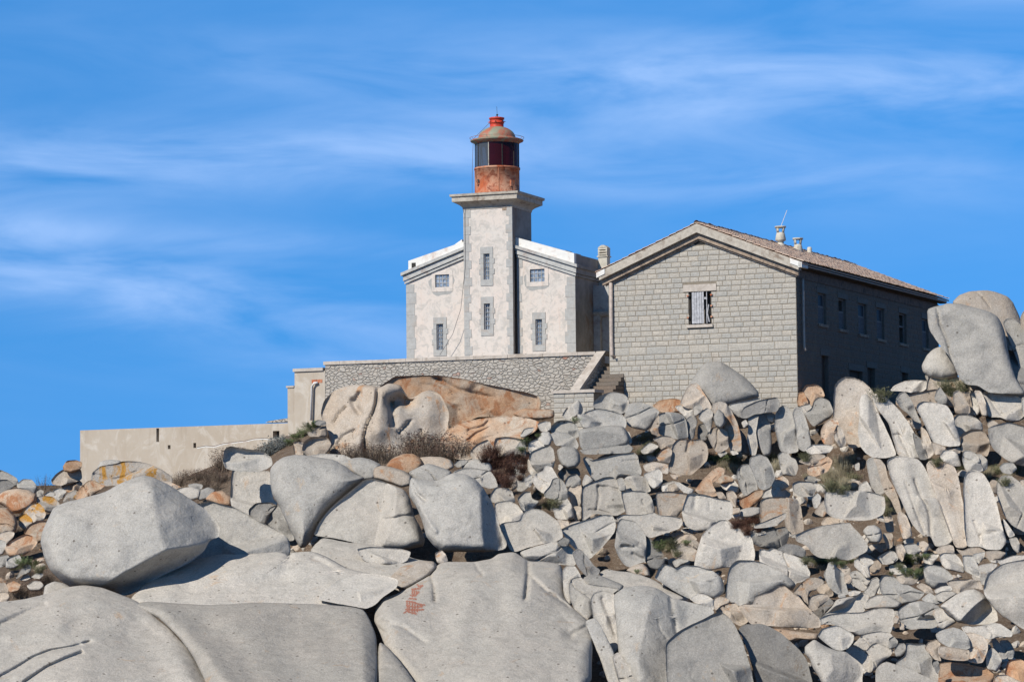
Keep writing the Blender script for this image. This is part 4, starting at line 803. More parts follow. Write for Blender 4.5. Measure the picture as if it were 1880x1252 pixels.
i|o|Y=98.6;E=.35;T=.5;G=2,.05,1170,1000,1080,1180|650,920 800,905 1000,920 1160,960 1300,985 1420,1040 1445,1100 1405,1300 640,1300 660,1070|
i|t|Y=98.3;T=.5|1470,1095 1620,1085 1750,1150 1940,1240 1960,1300 1400,1300|
i|d|Y=99.2|560,900 640,875 665,1000 640,1085|
i|g|Y=101.6|-60,570 0,530 65,600 35,690 -60,720|
i|t|Y=102|10,250 80,235 72,350 0,335|
i|t|Y=102|100,320 150,360 162,440 98,435|
h|g|Y=102.6;T=.7;F=90,985,660,950,2|75,930 200,850 370,808 520,828 665,888 662,1000 645,1155 560,1190 400,1190 250,1210 130,1160 78,1030|
h|w|Y=101.9;F=700,1230,930,1100,2|555,970 600,920 690,915 780,1000 915,1105 800,1165 720,1205 650,1185 620,1070|
h|w|Y=101.4;T=.85;E=.25;F=900,1095,1010,1080,3;F=940,1100,1320,740,1.9;G=2,.06,690,900,770,960,900,1085|675,885 760,820 900,720 1060,650 1160,638 1240,680 1310,730 1400,860 1480,960 1505,1085 1400,1125 1200,1140 940,1115 850,1025 750,935|square-cut pale boulder
h|w|Y=100.4;T=.8;E=.5;F=1460,960,1960,1100,1.4|1310,700 1305,620 1330,500 1370,420 1450,350 1600,270 1800,230 1950,200 2200,300 2300,800 2200,1280 1880,1210 1700,1095 1560,1005 1460,905 1360,780|large round pale boulder cut by the right edge
h|g|Y=107;F=520,590,700,480,1.5|440,330 480,300 560,288 700,320 780,380 870,470 790,530 780,610 640,650 540,610 460,545|
h|w|Y=108.6;E=.25|665,150 720,118 880,128 945,190 1005,300 1025,405 900,378 760,348 700,270|
h|t|Y=109.6|615,75 680,18 800,0 860,18 885,135 700,128 640,115|
h|w|Y=109.6|435,150 560,130 665,130 560,285 440,250|
h|t|Y=110|900,50 1000,90 1100,45 1230,38 1335,92 1160,135 1130,175 1000,155|
h|g|Y=107.8|995,150 1140,150 1180,240 1225,330 1235,440 1130,418 1030,368 1005,240|
h|g|Y=108.4|1145,135 1325,98 1305,180 1200,290 1160,245|
h|w|Y=106.4|1220,300 1400,265 1505,285 1430,350 1360,430 1325,570 1270,570 1245,440|
h|t|Y=108.6|1325,92 1480,78 1625,118 1540,205 1400,215 1315,165|
h|w|Y=107.6|1495,245 1700,158 1885,148 1950,200 1700,255 1560,290|
h|t|Y=105.4;F=850,640,1100,560,1.5|765,532 820,510 1000,498 1130,500 1245,528 1300,650 1180,612 1050,630 920,695 850,650|
h|w|Y=104.4|595,645 700,600 815,588 845,640 800,665 600,690|
h|w|Y=103.6|605,720 700,665 830,665 915,700 800,775 720,815 620,785|
h|t|Y=105|330,595 400,548 520,600 595,700 470,695 420,645|
h|g|Y=103.4|400,785 520,688 600,740 725,820 640,855 540,835|
h|w|Y=107.6|-60,300 120,278 180,300 205,400 100,425 -40,405|
h|t|Y=106.4|35,435 200,418 375,480 285,575 180,568 80,562|
h|w|Y=108.4|0,95 65,180 0,255 -120,282 -185,180 -60,88|
k|o|;R|0,375 60,345 150,335 230,350 285,380 290,430 240,485 150,525 100,525 40,470 -20,440|big orange-brown round boulder on the far left
k|y||285,400 340,390 420,400 472,450 452,495 400,525 350,505 300,450|
k|y||180,510 240,455 300,445 340,480 362,535 330,600 260,610 190,570|
k|o|;R|-40,500 0,485 60,488 120,550 138,610 120,675 60,700 -40,700|
k|o||190,680 230,620 300,588 400,588 380,640 345,745 290,765 240,722|
k|o||40,800 90,750 150,715 200,693 260,710 298,755 260,805 190,860 90,875 55,845|
k|t||-10,690 60,663 115,680 100,720 60,775 0,785|
k|g||-30,740 0,738 42,750 48,800 20,855 -30,860|
k|g||-20,870 60,858 85,890 40,945 -20,955|
k|g||55,885 150,853 175,900 110,965 45,960|
k|t|Y=139;|408,265 450,215 500,183 560,178 640,178 650,255 560,290 480,305 415,295|
k|o|Y=140|500,160 530,113 600,108 650,125 640,175 560,205 510,192|
k|t||488,300 530,258 610,253 655,290 620,345 560,360 500,345|
k|o|;T=.7|588,430 630,340 700,270 790,258 875,262 820,315 750,370 680,430 620,445|
3|y|Y=133;T=.6;G=2.5,.08,690,520,830,560,920,540,1000,500|665,560 680,510 740,465 850,448 900,430 1000,430 1100,450 1200,498 1265,548 1262,592 1180,600 1050,590 900,600 760,600|flat grey outcrop with orange lichen
3|g|Y=134;R|715,475 740,430 800,418 880,424 905,450 862,495 760,498|
k|g||343,385 390,353 440,368 475,420 420,455 370,415|
k|g||418,345 470,328 525,350 500,405 450,415|
k|y||498,435 540,368 600,343 635,372 590,435 530,458|
k|g|Y=138|-20,200 0,185 60,210 130,250 152,300 100,320 0,260|
k|d|Y=136|-20,265 60,262 115,300 80,345 0,385 -20,385|
k|g|Y=137|135,300 180,258 250,262 298,320 270,378 200,345 140,330|
k|g||283,350 310,333 345,350 332,395 290,395|
k|w|Y=112;R|340,1200 358,1100 430,1068 500,1083 565,1115 540,1170|
k|w||213,1102 260,1063 320,1068 348,1102 320,1135 240,1135|
k|o||38,1082 100,1063 165,1090 152,1145 80,1155|
k|g||122,1048 160,990 200,928 243,940 240,995 190,1003|
k|w||158,1055 190,1013 230,1018 243,1045 200,1065|
k|w||243,1032 300,998 345,1010 320,1045|
k|t||-10,1080 40,1078 65,1140 52,1205 -10,1225|
k|t||-10,1150 62,1158 75,1205 30,1240 -10,1240|
k|y||150,560 200,530 250,570 270,640 200,660 150,620|
3|w|Y=128;R|1305,655 1350,623 1420,618 1475,640 1465,700 1400,715|
3|d|Y=128.6;R|1425,685 1460,648 1530,618 1585,640 1545,695 1470,715|
3|o|Y=126.4;R|1505,705 1560,653 1640,648 1700,690 1698,755 1600,750|
3|t|Y=130|1155,565 1230,573 1335,620 1310,645 1240,620|
3|w|Y=129|1285,640 1330,620 1380,640 1360,680 1300,670|
3|g|Y=130|1380,600 1430,590 1490,600 1480,630 1400,630|
5|t|Y=130.5;K=2.6;T=.4;E=.16;G=4,.5,690,860,682,760,676,650,700,560,745,470,765,400,775,300;G=14,.8,890,400,930,375,985,390;G=6,.4,872,405,884,500,890,560;G=3,.3,930,620,990,560,1010,530;G=2.5,.25,455,540,490,480,540,430;G=6,.3,590,380,604,420,640,470;G=5,.3,640,330,612,380;G=2.5,.25,1110,850,1120,700,1090,600;G=3,.2,480,700,520,640,600,600;F=440,760,600,300,-.35;F=860,800,880,250,.55;F=700,620,1250,640,.3;F=1190,760,1240,300,1.3;F=690,700,850,280,-.4;G=24,-.45,800,330,770,600;G=20,-.3,1180,400,1160,620|355,480 380,380 440,320 520,280 640,262 740,272 800,285 850,255 940,268 975,330 1010,370 1060,350 1100,318 1170,303 1235,340 1275,420 1300,480 1290,560 1300,700 1250,855 480,855 420,780 430,690 410,600 370,540|big cracked grey-beige outcrop with a dark hollow
5|o|Y=133;T=.6;E=.3;F=1000,330,1900,420,.5;G=5,.25,1200,215,1350,300,1600,360;G=10,.25,1480,300,1540,420;G=2,.10,1090,262,1170,265,1240,290;G=2,.1,1310,320,1380,340|760,300 830,250 900,205 1040,198 1130,198 1250,200 1400,223 1560,262 1700,288 1880,328 1950,350 1975,400 1960,470 1900,500 1700,500 1500,500 1400,560 1250,600 1100,560 1000,460 860,380|long orange whaleback rock
6|o|Y=128;T=.5;L=.03;E=.3;G=3,.2,230,680,300,620,370,590;G=3,.2,300,700,400,640;G=3,.2,240,600,350,570,380,540|35,665 80,600 170,548 300,518 480,498 600,498 700,518 765,540 740,600 640,660 560,720 400,740 300,760 250,820 100,800 30,740|smooth orange rock below the whaleback
6|t|Y=126.8;L=.02|250,765 300,705 380,665 425,730 400,830 280,830|
6|t|Y=127|430,695 440,658 520,648 640,668 620,740 520,800 440,790|
6|o|Y=130.6;R|565,480 640,443 760,448 870,453 870,505 740,515 620,505|
5|t|Y=128.6|255,605 310,550 330,525 390,555 405,645 330,650 270,640|
5|d|Y=128.9|310,550 330,525 390,535 395,560 330,560|
5|t|Y=128;G=22,.2,290,700,320,715|220,745 230,690 290,648 400,653 432,700 415,745 370,790 290,798 250,775|
5|t|Y=129|155,695 200,668 232,700 225,785 165,785|
6|g|Y=127.6|620,645 650,590 725,578 705,615 645,655|
8|t|Y=121;E=.35;T=.6;G=3,.12,1555,640,1545,700,1530,760;F=1590,960,1690,800,1.8|1330,955 1365,800 1385,680 1440,630 1530,628 1580,640 1680,623 1740,680 1762,760 1745,855 1650,945 1580,1005 1480,1005 1370,985|cracked tan block
8|g|Y=124;T=.7;E=.35;F=1230,530,1530,560,1.2|1205,515 1215,390 1240,350 1330,333 1450,348 1510,390 1532,480 1545,605 1480,625 1350,605 1240,565|
8|t|Y=124.6|1135,515 1200,390 1232,358 1222,540 1245,590 1160,570|
8|g|Y=126;T=.6;F=1150,520,1110,300,1.4|860,370 890,310 920,240 1030,233 1120,258 1200,300 1237,330 1180,405 1140,490 1100,530 1000,510 900,480|
8|o|Y=129.6|1165,265 1240,208 1400,188 1495,215 1450,340 1320,340 1220,315|
8|w|Y=126.6|1400,272 1500,248 1592,258 1612,330 1645,440 1622,505 1570,485 1540,405 1490,352|
8|w|Y=127|1598,272 1670,248 1703,290 1682,345 1620,378|
8|g|Y=127;T=.7;G=16,.25,640,240,700,300;F=760,340,830,130,1.2|522,265 530,228 590,170 640,140 740,118 850,140 902,190 912,270 882,325 820,350 740,312 660,305 560,295|twin-humped grey rock on top of the pile
8|w|Y=125.6;F=345,390,372,200,2|188,375 230,300 310,240 362,203 390,250 435,325 400,345 300,395 240,410|white pointed rock by the stair pier
8|g|Y=124.4;T=.6;G=10,.16,440,450,540,450,590,480|352,350 400,365 480,320 580,298 700,318 830,358 883,420 873,505 770,490 600,500 420,510 380,435|
8|g|Y=122;T=.75;E=.3;F=385,730,890,640,1.4|368,545 390,520 560,493 750,478 840,488 882,540 912,620 893,685 780,705 600,735 430,755 388,705|thick flat slab, topmost of the three stacked ones
8|g|Y=122.2;T=.7|375,740 430,740 600,720 780,698 900,678 953,720 925,765 700,775 430,785|
8|g|Y=121;T=.75;E=.3;F=440,980,1030,960,1.3;G=2,.06,840,860,980,850|415,830 440,812 500,860 600,833 800,788 960,768 1002,810 1012,880 1042,960 1035,1025 800,1045 560,1078 500,1018 450,925|wide flat slab at the foot of the stack
8|w|Y=122.4|880,540 905,545 938,640 925,680 880,680 905,620|
8|g|Y=123.6;G=14,.14,100,500,200,490,280,560|50,510 140,428 230,423 300,438 352,490 375,590 320,620 200,560 75,550|
8|g|Y=122.4;T=.7|55,575 120,548 240,558 330,620 365,690 350,730 220,710 125,690|
8|g|Y=121;T=.8;R|133,745 200,703 330,718 372,780 383,865 340,925 250,940 190,905 150,835|
8|w|Y=124|-80,460 0,432 60,438 65,530 -40,540|
8|g|Y=122.8;R|-72,605 -20,548 50,548 83,620 52,695 -10,700 -62,660|
6|w|Y=121.6|678,735 690,688 750,663 780,700 802,722 770,755 700,775|
6|w|Y=120.6;T=.8|688,805 700,758 830,708 862,740 873,820 860,880 800,885 750,910 710,865|
6|w|Y=120.8|678,805 720,870 758,910 720,945 678,890|
6|g|Y=121;T=.5|565,870 580,750 620,678 662,668 655,800 645,900 685,1015 640,1048 600,1045 582,940|
6|g|Y=120|655,955 700,918 718,980 690,1018 658,995|
6|w|Y=119.4;T=.6|708,965 740,918 790,900 800,863 850,868 882,930 905,960 885,1060 800,1070 740,1020|
6|g|Y=118.6;T=.7|845,1005 860,958 890,948 930,968 962,1030 975,1100 900,1110 805,1090 795,1060|
6|w|Y=117.6|868,1185 873,1108 910,1088 962,1098 1002,1160 1018,1245 950,1260 880,1240|
6|t|Y=118.2;E=.3|958,1055 980,1008 1065,998 1075,1060 1068,1160 1000,1160 988,1095|
6|t|Y=117.8;E=.3|1008,1160 1065,1155 1073,1255 1018,1258|
6|g|Y=119.4|945,1000 970,938 1030,918 1065,960 1065,1010 990,1025|
6|d|Y=120|895,920 940,868 1045,878 1065,930 960,965 930,970|
6|w|Y=119.4|1078,985 1100,918 1165,970 1085,1015|
j|w|Y=116.8;E=.2;T=.4;G=2.5,.12,690,190,705,290,680,440;G=2.5,.12,700,192,800,198,910,225;G=2,.1,600,440,720,455,840,495;G=10,-.06,850,220,880,440|523,550 523,200 600,160 760,98 850,93 902,130 945,280 975,380 990,455 900,505 780,495 640,478 540,560|squared jointed pale block
j|w|Y=118|898,110 960,98 995,235 930,245|
j|w|Y=117.6;T=.8;E=.35;F=1180,240,1160,90,1.0|958,140 1010,88 1080,78 1190,88 1222,150 1265,245 1180,258 1050,248 978,235|
j|w|Y=116.6;E=.25;T=.5;G=2,.08,1170,340,1220,490;F=1250,480,1190,250,1.0|940,250 1060,243 1210,252 1262,310 1305,445 1295,490 1180,508 1000,498 978,405|
j|t|Y=115;E=.3;T=.6;F=1480,520,1650,330,1.6|1317,258 1450,248 1600,262 1655,290 1635,355 1605,440 1545,520 1440,520 1350,510 1328,400|square tan-topped block
j|w|Y=117.6;F=1300,220,1390,100,1.5|1183,60 1250,38 1350,8 1383,50 1383,145 1343,208 1290,218 1238,155|
j|w|Y=113.4;T=.7;F=1160,720,1610,560,1.6|890,530 960,498 1100,508 1200,498 1290,478 1350,508 1500,518 1592,538 1605,592 1565,645 1420,690 1250,748 1180,690 1100,620 960,620|long pale rock with a shaded underside
j|g|Y=111;T=.6;G=4,.14,960,840,1070,850,1130,830;G=4,.12,1070,920,1140,960,1190,980;F=1190,980,1090,700,1.0|873,825 890,740 908,600 930,543 1080,568 1142,620 1205,720 1208,860 1200,1000 1120,1020 1060,1070 980,1035 918,950|
j|d|Y=111.4;T=.6|1085,745 1200,718 1300,800 1400,930 1415,1015 1345,1095 1260,1070 1190,970 1140,855|
j|t|Y=109.4;R|990,1095 1100,1038 1180,1028 1235,1090 1255,1160 1120,1165|
j|w|Y=117|1375,182 1440,168 1450,245 1385,245|
j|t|Y=117|1443,185 1530,148 1575,245 1450,250|
j|w|Y=116.4|1518,150 1560,148 1640,198 1725,230 1695,285 1620,258|
j|t|Y=114|245,540 375,570 375,625 300,650|
j|t|Y=114|370,590 495,558 510,625 390,630|
j|t||1465,712 1540,658 1625,690 1520,745|
j|g||1585,652 1665,643 1695,695|
j|t||1650,683 1680,638 1785,660 1745,705|
j|t||1495,782 1600,708 1700,708 1765,760 1680,805 1600,825|
j|t|;T=.4|1485,875 1540,808 1640,818 1775,890 1745,1005 1600,965 1500,945|
j|t||1675,805 1720,758 1775,800 1795,875 1720,855|
j|w||1495,1005 1560,968 1685,990 1620,1020 1530,1065|
c|w|Y=113.6;T=.6;E=.3;G=6,.10,215,440,215,540,200,600;G=4,.05,370,540,375,610|70,645 110,520 130,458 200,433 230,450 350,468 430,498 600,528 615,600 605,710 540,740 420,750 380,840 200,840 105,785|wide pale boulder with a notched top
c|w|Y=110.6;T=.6;E=.4;F=740,1200,790,880,1.3|195,1260 240,1050 300,880 400,790 480,733 560,738 640,800 760,880 825,930 855,1100 840,1200 700,1215 400,1260|tall smooth pale boulder
c|o|;T=.4|210,415 300,300 400,200 470,163 532,180 525,235 440,245 385,305 405,375 460,465 350,480 270,450|
c|o||405,252 520,243 600,270 630,305 500,340 420,315|
c|w||485,352 540,308 635,303 685,380 675,440 600,430 520,390|
c|g|;T=.7;F=700,400,870,300,1|662,260 670,198 720,138 790,133 832,220 872,330 885,405 800,460 740,468 698,375 678,300|
c|g|Y=119.6;E=.4;T=.5;F=1010,380,900,30,.9|798,130 810,58 900,23 990,58 1052,180 1075,280 1025,375 950,408 905,385 858,262|leaning grey slab among the small rocks
c|o||697,510 780,468 850,418 942,398 935,475 862,565 740,608 700,568|
c|w|;R|697,625 800,598 912,598 915,660 800,700 700,700|
c|t||597,612 692,598 695,660 620,670|
c|t||437,432 500,428 552,500 480,510|
c|t||550,430 620,418 665,480 655,600 570,550|
c|w|Y=121;E=.35;T=.6|1107,30 1150,-5 1210,8 1243,60 1292,78 1323,160 1295,255 1160,248 1128,130|
c|t|Y=121|1325,100 1420,40 1530,18 1625,38 1555,108 1440,138|
c|o|Y=120.4;F=1540,240,1570,60,1.8|1425,170 1500,100 1560,88 1640,48 1695,90 1645,205 1500,262 1430,235|
c|t|;T=.7|1035,355 1080,288 1150,253 1213,300 1225,365 1150,410 1060,395|
c|g|;F=1130,490,1110,360,1|925,485 960,418 1080,368 1160,388 1245,450 1210,500 1060,510|
c|w|;E=.3;F=1270,415,1510,410,2|1262,340 1320,313 1450,318 1535,340 1505,400 1495,468 1360,480 1278,428|
c|g||1385,295 1430,253 1500,258 1538,330 1450,335|
c|t|Y=113;E=.2;T=.6;F=1200,880,1330,560,.8|917,520 1000,488 1150,488 1310,508 1345,580 1365,700 1388,860 1250,890 1190,810 1180,720 1100,680 1000,720 917,780|square brownish block
c|w|Y=111.6;T=.9|845,795 1000,738 1120,688 1193,652 1185,705 1100,785 960,810 850,815|
c|d|Y=112|800,900 960,855 1190,798 1228,880 1185,1010 1080,1050 940,1030 840,980|
c|d|Y=110.6|1070,1060 1200,988 1330,1008 1405,1060 1395,1140 1280,1110|
c|w|Y=111.8|765,870 850,838 970,858 985,885 820,915|
c|w|Y=110.8;T=.5;E=.4|1297,895 1400,848 1560,798 1880,758 1900,798 2000,898 2075,1000 2065,1065 1880,1160 1700,1150 1550,1130 1480,1090 1420,1000 1305,955|broad low pale boulder
c|w|Y=114.6;T=.6;E=.25;F=1620,645,2250,650,1.6|1615,450 1650,388 1750,398 1880,418 2100,428 2250,478 2263,560 2245,665 2100,730 1900,730 1700,700 1635,655 1612,560|long rectangular pale block
c|g||1475,505 1530,438 1568,480 1565,570 1500,610|
c|t||1495,655 1560,558 1622,505 1650,645 1600,700|
c|t||1565,775 1620,698 1765,698 1775,760 1680,800|
d|w|Y=119;E=.25;T=.4|182,100 210,68 260,63 302,130 345,260 385,430 300,475 238,385 208,250|
d|t|Y=119.4;T=.4|255,70 330,78 382,150 405,280 485,400 545,580 570,720 508,650 455,520 375,425 325,260 298,130|
d|w|Y=117.6;E=.3;T=.3;G=3,.16,700,300,770,480,830,560,868,700,872,900;G=3,.12,610,330,640,420,720,650,800,860;G=14,-.10,600,120,640,360,720,600|398,90 480,48 560,43 740,78 800,160 855,280 935,450 1005,620 1065,800 1105,960 1020,1010 920,1010 880,900 800,900 735,840 685,785 615,645 555,505 495,385 435,240|wide leaning slab in the row of leaning slabs
d|t|Y=118.2;E=.25;T=.4;G=3,.12,960,540,1035,720,1095,900;F=1230,700,1120,150,1.0|828,140 860,93 1000,108 1130,158 1175,300 1205,500 1255,700 1268,1030 1150,1030 1080,870 1020,705 950,525 875,325|orange-stained leaning slab
d|w|Y=117.4;E=.3;T=.5;G=2.5,.12,1405,895,1530,860,1645,842;G=2.5,.1,1340,740,1400,890,1450,1030|1230,400 1240,278 1270,208 1350,188 1440,238 1505,340 1565,500 1605,650 1645,830 1695,970 1625,1050 1480,1040 1400,1010 1270,1020 1240,800|round-topped upright slab
d|w|Y=117.6;E=.4;T=.5;F=1900,900,1600,500,1.2|1585,330 1640,258 1740,253 1825,320 1890,400 2050,520 2050,920 1880,850 1760,790 1675,685 1605,505|
d|t|Y=118.4|1505,335 1540,298 1590,310 1590,460 1548,435|
d|w|Y=116|1655,705 1700,778 1785,900 1720,918 1685,835|
d|w|Y=115.4|1718,925 1800,918 1835,1000 1822,1095 1765,1045|
d|t|Y=121|1835,300 1900,295 1900,420 1870,400|
d|w||92,425 110,348 180,308 222,380 265,468 200,480 118,470|
d|w||55,135 100,108 105,190 68,195|
d|g|Y=113.2;R|142,850 190,798 270,788 333,830 348,922 312,980 230,975|
d|t||358,622 430,638 462,720 475,860 400,860|
d|t|Y=114.6|515,685 540,638 605,680 645,780 675,910 580,940 548,825|
d|t||348,875 460,868 473,1005 420,1050|
d|w||578,962 640,918 693,940 683,985 600,992|
d|w||295,1135 400,1078 480,1068 525,1150 460,1198 350,1205|
d|w||55,1195 120,1098 200,1098 265,1150 335,1230 200,1260|
d|g||575,992 700,978 775,1060 700,1098 620,1088|
d|t||715,975 800,958 855,1000 835,1065 780,1085|
d|t||498,1005 560,988 605,1080 560,1190 508,1105|
d|t||275,1035 330,978 395,978 405,1045 330,1078|
d|t||200,1005 270,978 305,1020 240,1070|
9|t|Y=127;T=.7;E=.5|1645,740 1655,500 1665,400 1700,348 1770,308 1860,318 1950,348 2040,430 2100,520 2145,640 2110,780 2010,1020 1900,1070 1820,1060 1770,970 1695,810|large speckled tan boulder before the dark wall
b|w|Y=124;E=.35;T=.4;F=440,920,260,420,1.0|92,690 110,500 105,350 130,268 180,253 242,330 312,480 382,620 445,760 505,915 400,938 250,938 178,888 125,825|tall pale leaning pillar
b|w|Y=124.6;E=.4;T=.4;G=2.5,.12,480,700,550,680,600,640;G=3,.14,540,700,600,820,650,930|238,292 300,243 380,288 470,368 560,468 625,560 705,700 755,850 785,955 650,950 518,910 465,705 425,565 315,425 258,332|
b|g|Y=125.4|498,322 540,248 590,233 643,290 695,400 725,480 775,575 700,540 630,460 555,405|
b|t||638,525 700,528 775,580 765,650 690,630|
b|t|Y=123.6|768,595 830,658 885,800 905,905 840,960 785,805|
b|d|Y=124|675,655 760,738 825,860 835,960 760,960 718,860|
b|w|Y=123;T=.6;E=.3|722,405 740,358 790,338 900,348 1040,378 1105,470 1135,600 1185,720 1190,808 1080,818 980,798 898,768 845,645 765,482|pale leaning rectangular block
b|t||1025,835 1080,808 1185,818 1195,890 1080,890|
b|w|;E=.5|975,925 1010,868 1080,858 1165,900 1205,1035 1120,1030 1020,990|
b|t||875,765 960,798 1035,830 1005,910 920,910|
b|t|Y=126.4;E=.3;F=1180,480,1170,220,.9|1122,300 1120,238 1170,218 1213,250 1295,400 1295,465 1180,478 1138,455|
b|t|Y=126.6|1205,232 1280,208 1303,330 1325,460 1268,405|
b|w|Y=126.4|1285,262 1350,218 1393,320 1415,445 1360,498 1315,432|
b|t|Y=126.8|1345,215 1410,223 1465,350 1485,498 1430,490 1385,345|
b|w|Y=126;T=.6;E=.45;G=3,.14,1490,250,1570,400,1665,500|1425,243 1500,223 1590,223 1700,258 1800,278 1875,330 1885,485 1820,538 1700,548 1630,500 1500,500 1455,362|big rounded pale block with a curved crack
b|w|Y=126.4|1855,290 1950,288 1960,510 1865,475|
b|w|Y=124.6;F=1200,720,1430,570,1.5|1120,522 1160,478 1250,478 1350,508 1425,570 1435,645 1330,650 1240,678 1190,718 1148,645|
b|t|Y=122.6;T=.8;F=1250,860,1480,700,1.2|1197,785 1210,688 1290,648 1400,638 1455,670 1505,760 1505,860 1480,928 1390,890 1300,870 1208,878|
b|w|Y=120.4;E=.3|1218,965 1228,868 1300,868 1375,910 1445,1085 1350,1088 1248,1068|
b|w|Y=120.8;E=.35|1338,902 1420,908 1485,970 1485,1055 1420,1098 1375,1005|
b|w|Y=122;T=.8;E=.5;F=1560,920,1960,890,1.2|1495,625 1560,598 1700,558 1880,608 2050,650 2060,1010 1880,1030 1760,1000 1680,950 1555,850 1505,745|massive pale boulder at the right edge
b|t|Y=125|1485,565 1540,533 1625,590 1500,635|
b|g||1615,1045 1660,998 1760,998 1805,1060 1740,1118 1650,1098|
b|g|Y=127|915,305 940,218 970,178 1012,240 1065,310 1045,368 960,368|
b|w|Y=129;F=680,230,700,110,1|435,218 480,168 600,118 700,108 850,118 870,155 780,228 680,238 560,218|
b|o|Y=129.5|982,140 1040,68 1100,43 1162,100 1225,120 1225,170 1150,188 1020,180|
b|w|Y=129|812,50 840,58 885,130 925,170 860,155|
a|g|Y=126.4;T=.5;E=.35;G=2.5,.18,945,290,975,450,1045,600,1080,760,1115,880;G=18,.18,1020,270,1100,400,1230,560;G=14,.10,1330,420,1450,620,1560,860;F=1760,1150,1590,330,1.0;F=1150,1040,1900,1130,1.0;F=1200,340,1010,210,-.4|838,315 850,278 920,253 1000,238 1060,218 1200,228 1400,278 1500,308 1590,358 1640,440 1680,560 1700,700 1730,850 1800,1050 1900,1200 1700,1190 1500,1180 1390,1100 1250,1090 1185,1030 1145,920 1075,780 985,680 915,590 865,510 847,420|giant tilted boulder balanced on the right skyline
a|t|Y=130.4;T=.6;E=.6;R;G=2,.10,1380,100,1450,170,1510,250|1100,210 1180,138 1290,93 1370,88 1490,83 1600,108 1700,148 1760,218 1805,310 1860,450 1850,640 1700,700 1500,600 1300,400|tan dome boulder behind the tilted one
a|w|Y=128.6;T=.7;E=.8;R|780,895 830,788 900,718 980,683 1100,760 1160,900 1165,1010 1000,1035 870,1010 795,955|smooth round boulder under the tilted one
a|g|Y=127.4;T=.5;E=.5|1650,425 1690,383 1750,378 1840,448 1880,478 2050,620 2060,1200 1900,1150 1830,880 1745,660 1685,505|
a|d|Y=131|1500,700 1700,640 1900,640 2050,700 2050,1300 1700,1300 1450,1200|
a|t|Y=131|850,1000 1000,950 1250,1050 1500,1100 1700,1120 1700,1330 800,1330|
a|t|Y=131|500,1250 700,1190 900,1150 1250,1130 1400,1200 1400,1330 500,1330|
a|t|Y=129;|1845,370 1880,298 1980,290 1980,500 1855,500|
a|g|Y=129|1685,560 1740,618 1765,740 1695,710|
9|g|Y=128;T=.6;E=.7;R|70,430 150,300 200,230 260,160 340,148 440,148 560,228 680,308 760,388 833,470 843,522 700,562 560,605 480,620 340,640 260,560 150,480|wedge-shaped grey boulder against the granite wall
9|g|Y=127.4|515,605 700,562 850,530 885,560 760,610 700,650 640,750 560,680|
9|t|Y=127.4;T=.6;F=330,640,160,370,1.5|-10,600 55,450 100,388 170,368 225,450 295,560 335,635 260,700 200,650 60,640|
9|d|Y=126.2;T=.6|643,695 680,638 760,598 860,558 980,538 1038,528 1065,590 1045,668 940,690 800,700 700,750 645,740|
9|w|Y=125.4;T=.6|718,990 735,830 730,700 780,638 822,640 835,700 822,800 802,900 825,1040 805,1150 760,1150 738,1060|
9|g|Y=125;T=.7|775,860 800,750 838,620 892,616 935,700 965,850 975,1000 965,1140 900,1160 845,1070 815,960|rounded standing stone with a forked top
9|g|Y=125.2;T=.7|1015,840 1018,720 1060,638 1120,608 1182,660 1225,800 1245,950 1270,1110 1160,1130 1075,1100 1045,980|thick upright standing stone
9|g|Y=125;T=.8|1205,700 1230,628 1300,638 1345,760 1385,900 1408,1060 1330,1110 1265,1070 1245,860|
9|t|Y=124.4;T=.5|283,920 350,848 430,858 503,900 515,1070 430,1115 380,1110 325,1020|
9|t|Y=125;T=.6;F=560,1100,470,600,1.5|345,600 420,573 482,588 545,680 605,800 645,950 650,1110 560,1120 505,1020 485,850 455,760 365,780 345,680|
9|g|Y=124.6;R|355,740 400,648 462,700 475,800 432,858 375,825|
9|w|Y=125.4|225,682 290,638 342,680 335,820 305,910 258,810 188,745|
9|d|Y=124.8|60,760 110,720 160,800 140,960 90,990 60,900|
9|d|Y=125|190,820 260,800 300,900 280,1000 180,980|
9|d|Y=126|635,855 700,955 745,1150 635,1110|
9|o|Y=130|1312,448 1350,398 1450,388 1512,420 1555,512 1465,545 1425,630 1365,600 1325,502|rusty orange boulder at the house corner
9|o|Y=129.8|1255,562 1270,478 1320,468 1375,590 1335,620 1265,612|
9|g|Y=128;T=.8;F=1430,840,1530,600,-.3|1335,705 1420,640 1440,558 1500,528 1595,560 1645,680 1605,748 1500,800 1430,838 1375,765|
9|w|Y=128.4|1285,622 1390,598 1415,640 1340,710 1305,690|
9|o|Y=124.6;T=.7|1515,885 1550,808 1620,758 1685,758 1705,830 1665,905 1645,1030 1560,1050 1515,965|
9|t|Y=124.2;G=2,.1,1660,820,1720,1000|1645,925 1690,818 1745,870 1785,1035 1720,1070 1675,1005|
9|w|Y=121.4|1345,1085 1420,1038 1560,1033 1645,1060 1605,1115 1500,1138 1370,1128|
9|w|Y=126|925,722 970,688 1015,710 995,795 950,775|
9|w|Y=126|655,795 700,768 725,820 680,860|
9|w|Y=123.6|395,1125 450,1093 505,1120 430,1178|
9|w|Y=123.4|525,1095 580,1098 625,1130 560,1148|
8|t|Y=120|1060,905 1170,868 1330,898 1335,1000 1240,975 1090,970|
8|w|Y=122|1035,745 1130,658 1235,700 1165,765 1060,780|
8|t|Y=122.6|1165,625 1260,588 1360,598 1415,640 1365,730 1250,730 1225,655|
8|t|Y=121|1205,815 1260,738 1320,708 1375,740 1345,888 1240,868|
8|t|Y=118|1345,1005 1440,1010 1425,1068 1380,1035|
8|w|Y=118.6|1270,1110 1380,1075 1440,1090 1460,1180 1280,1190|
'''
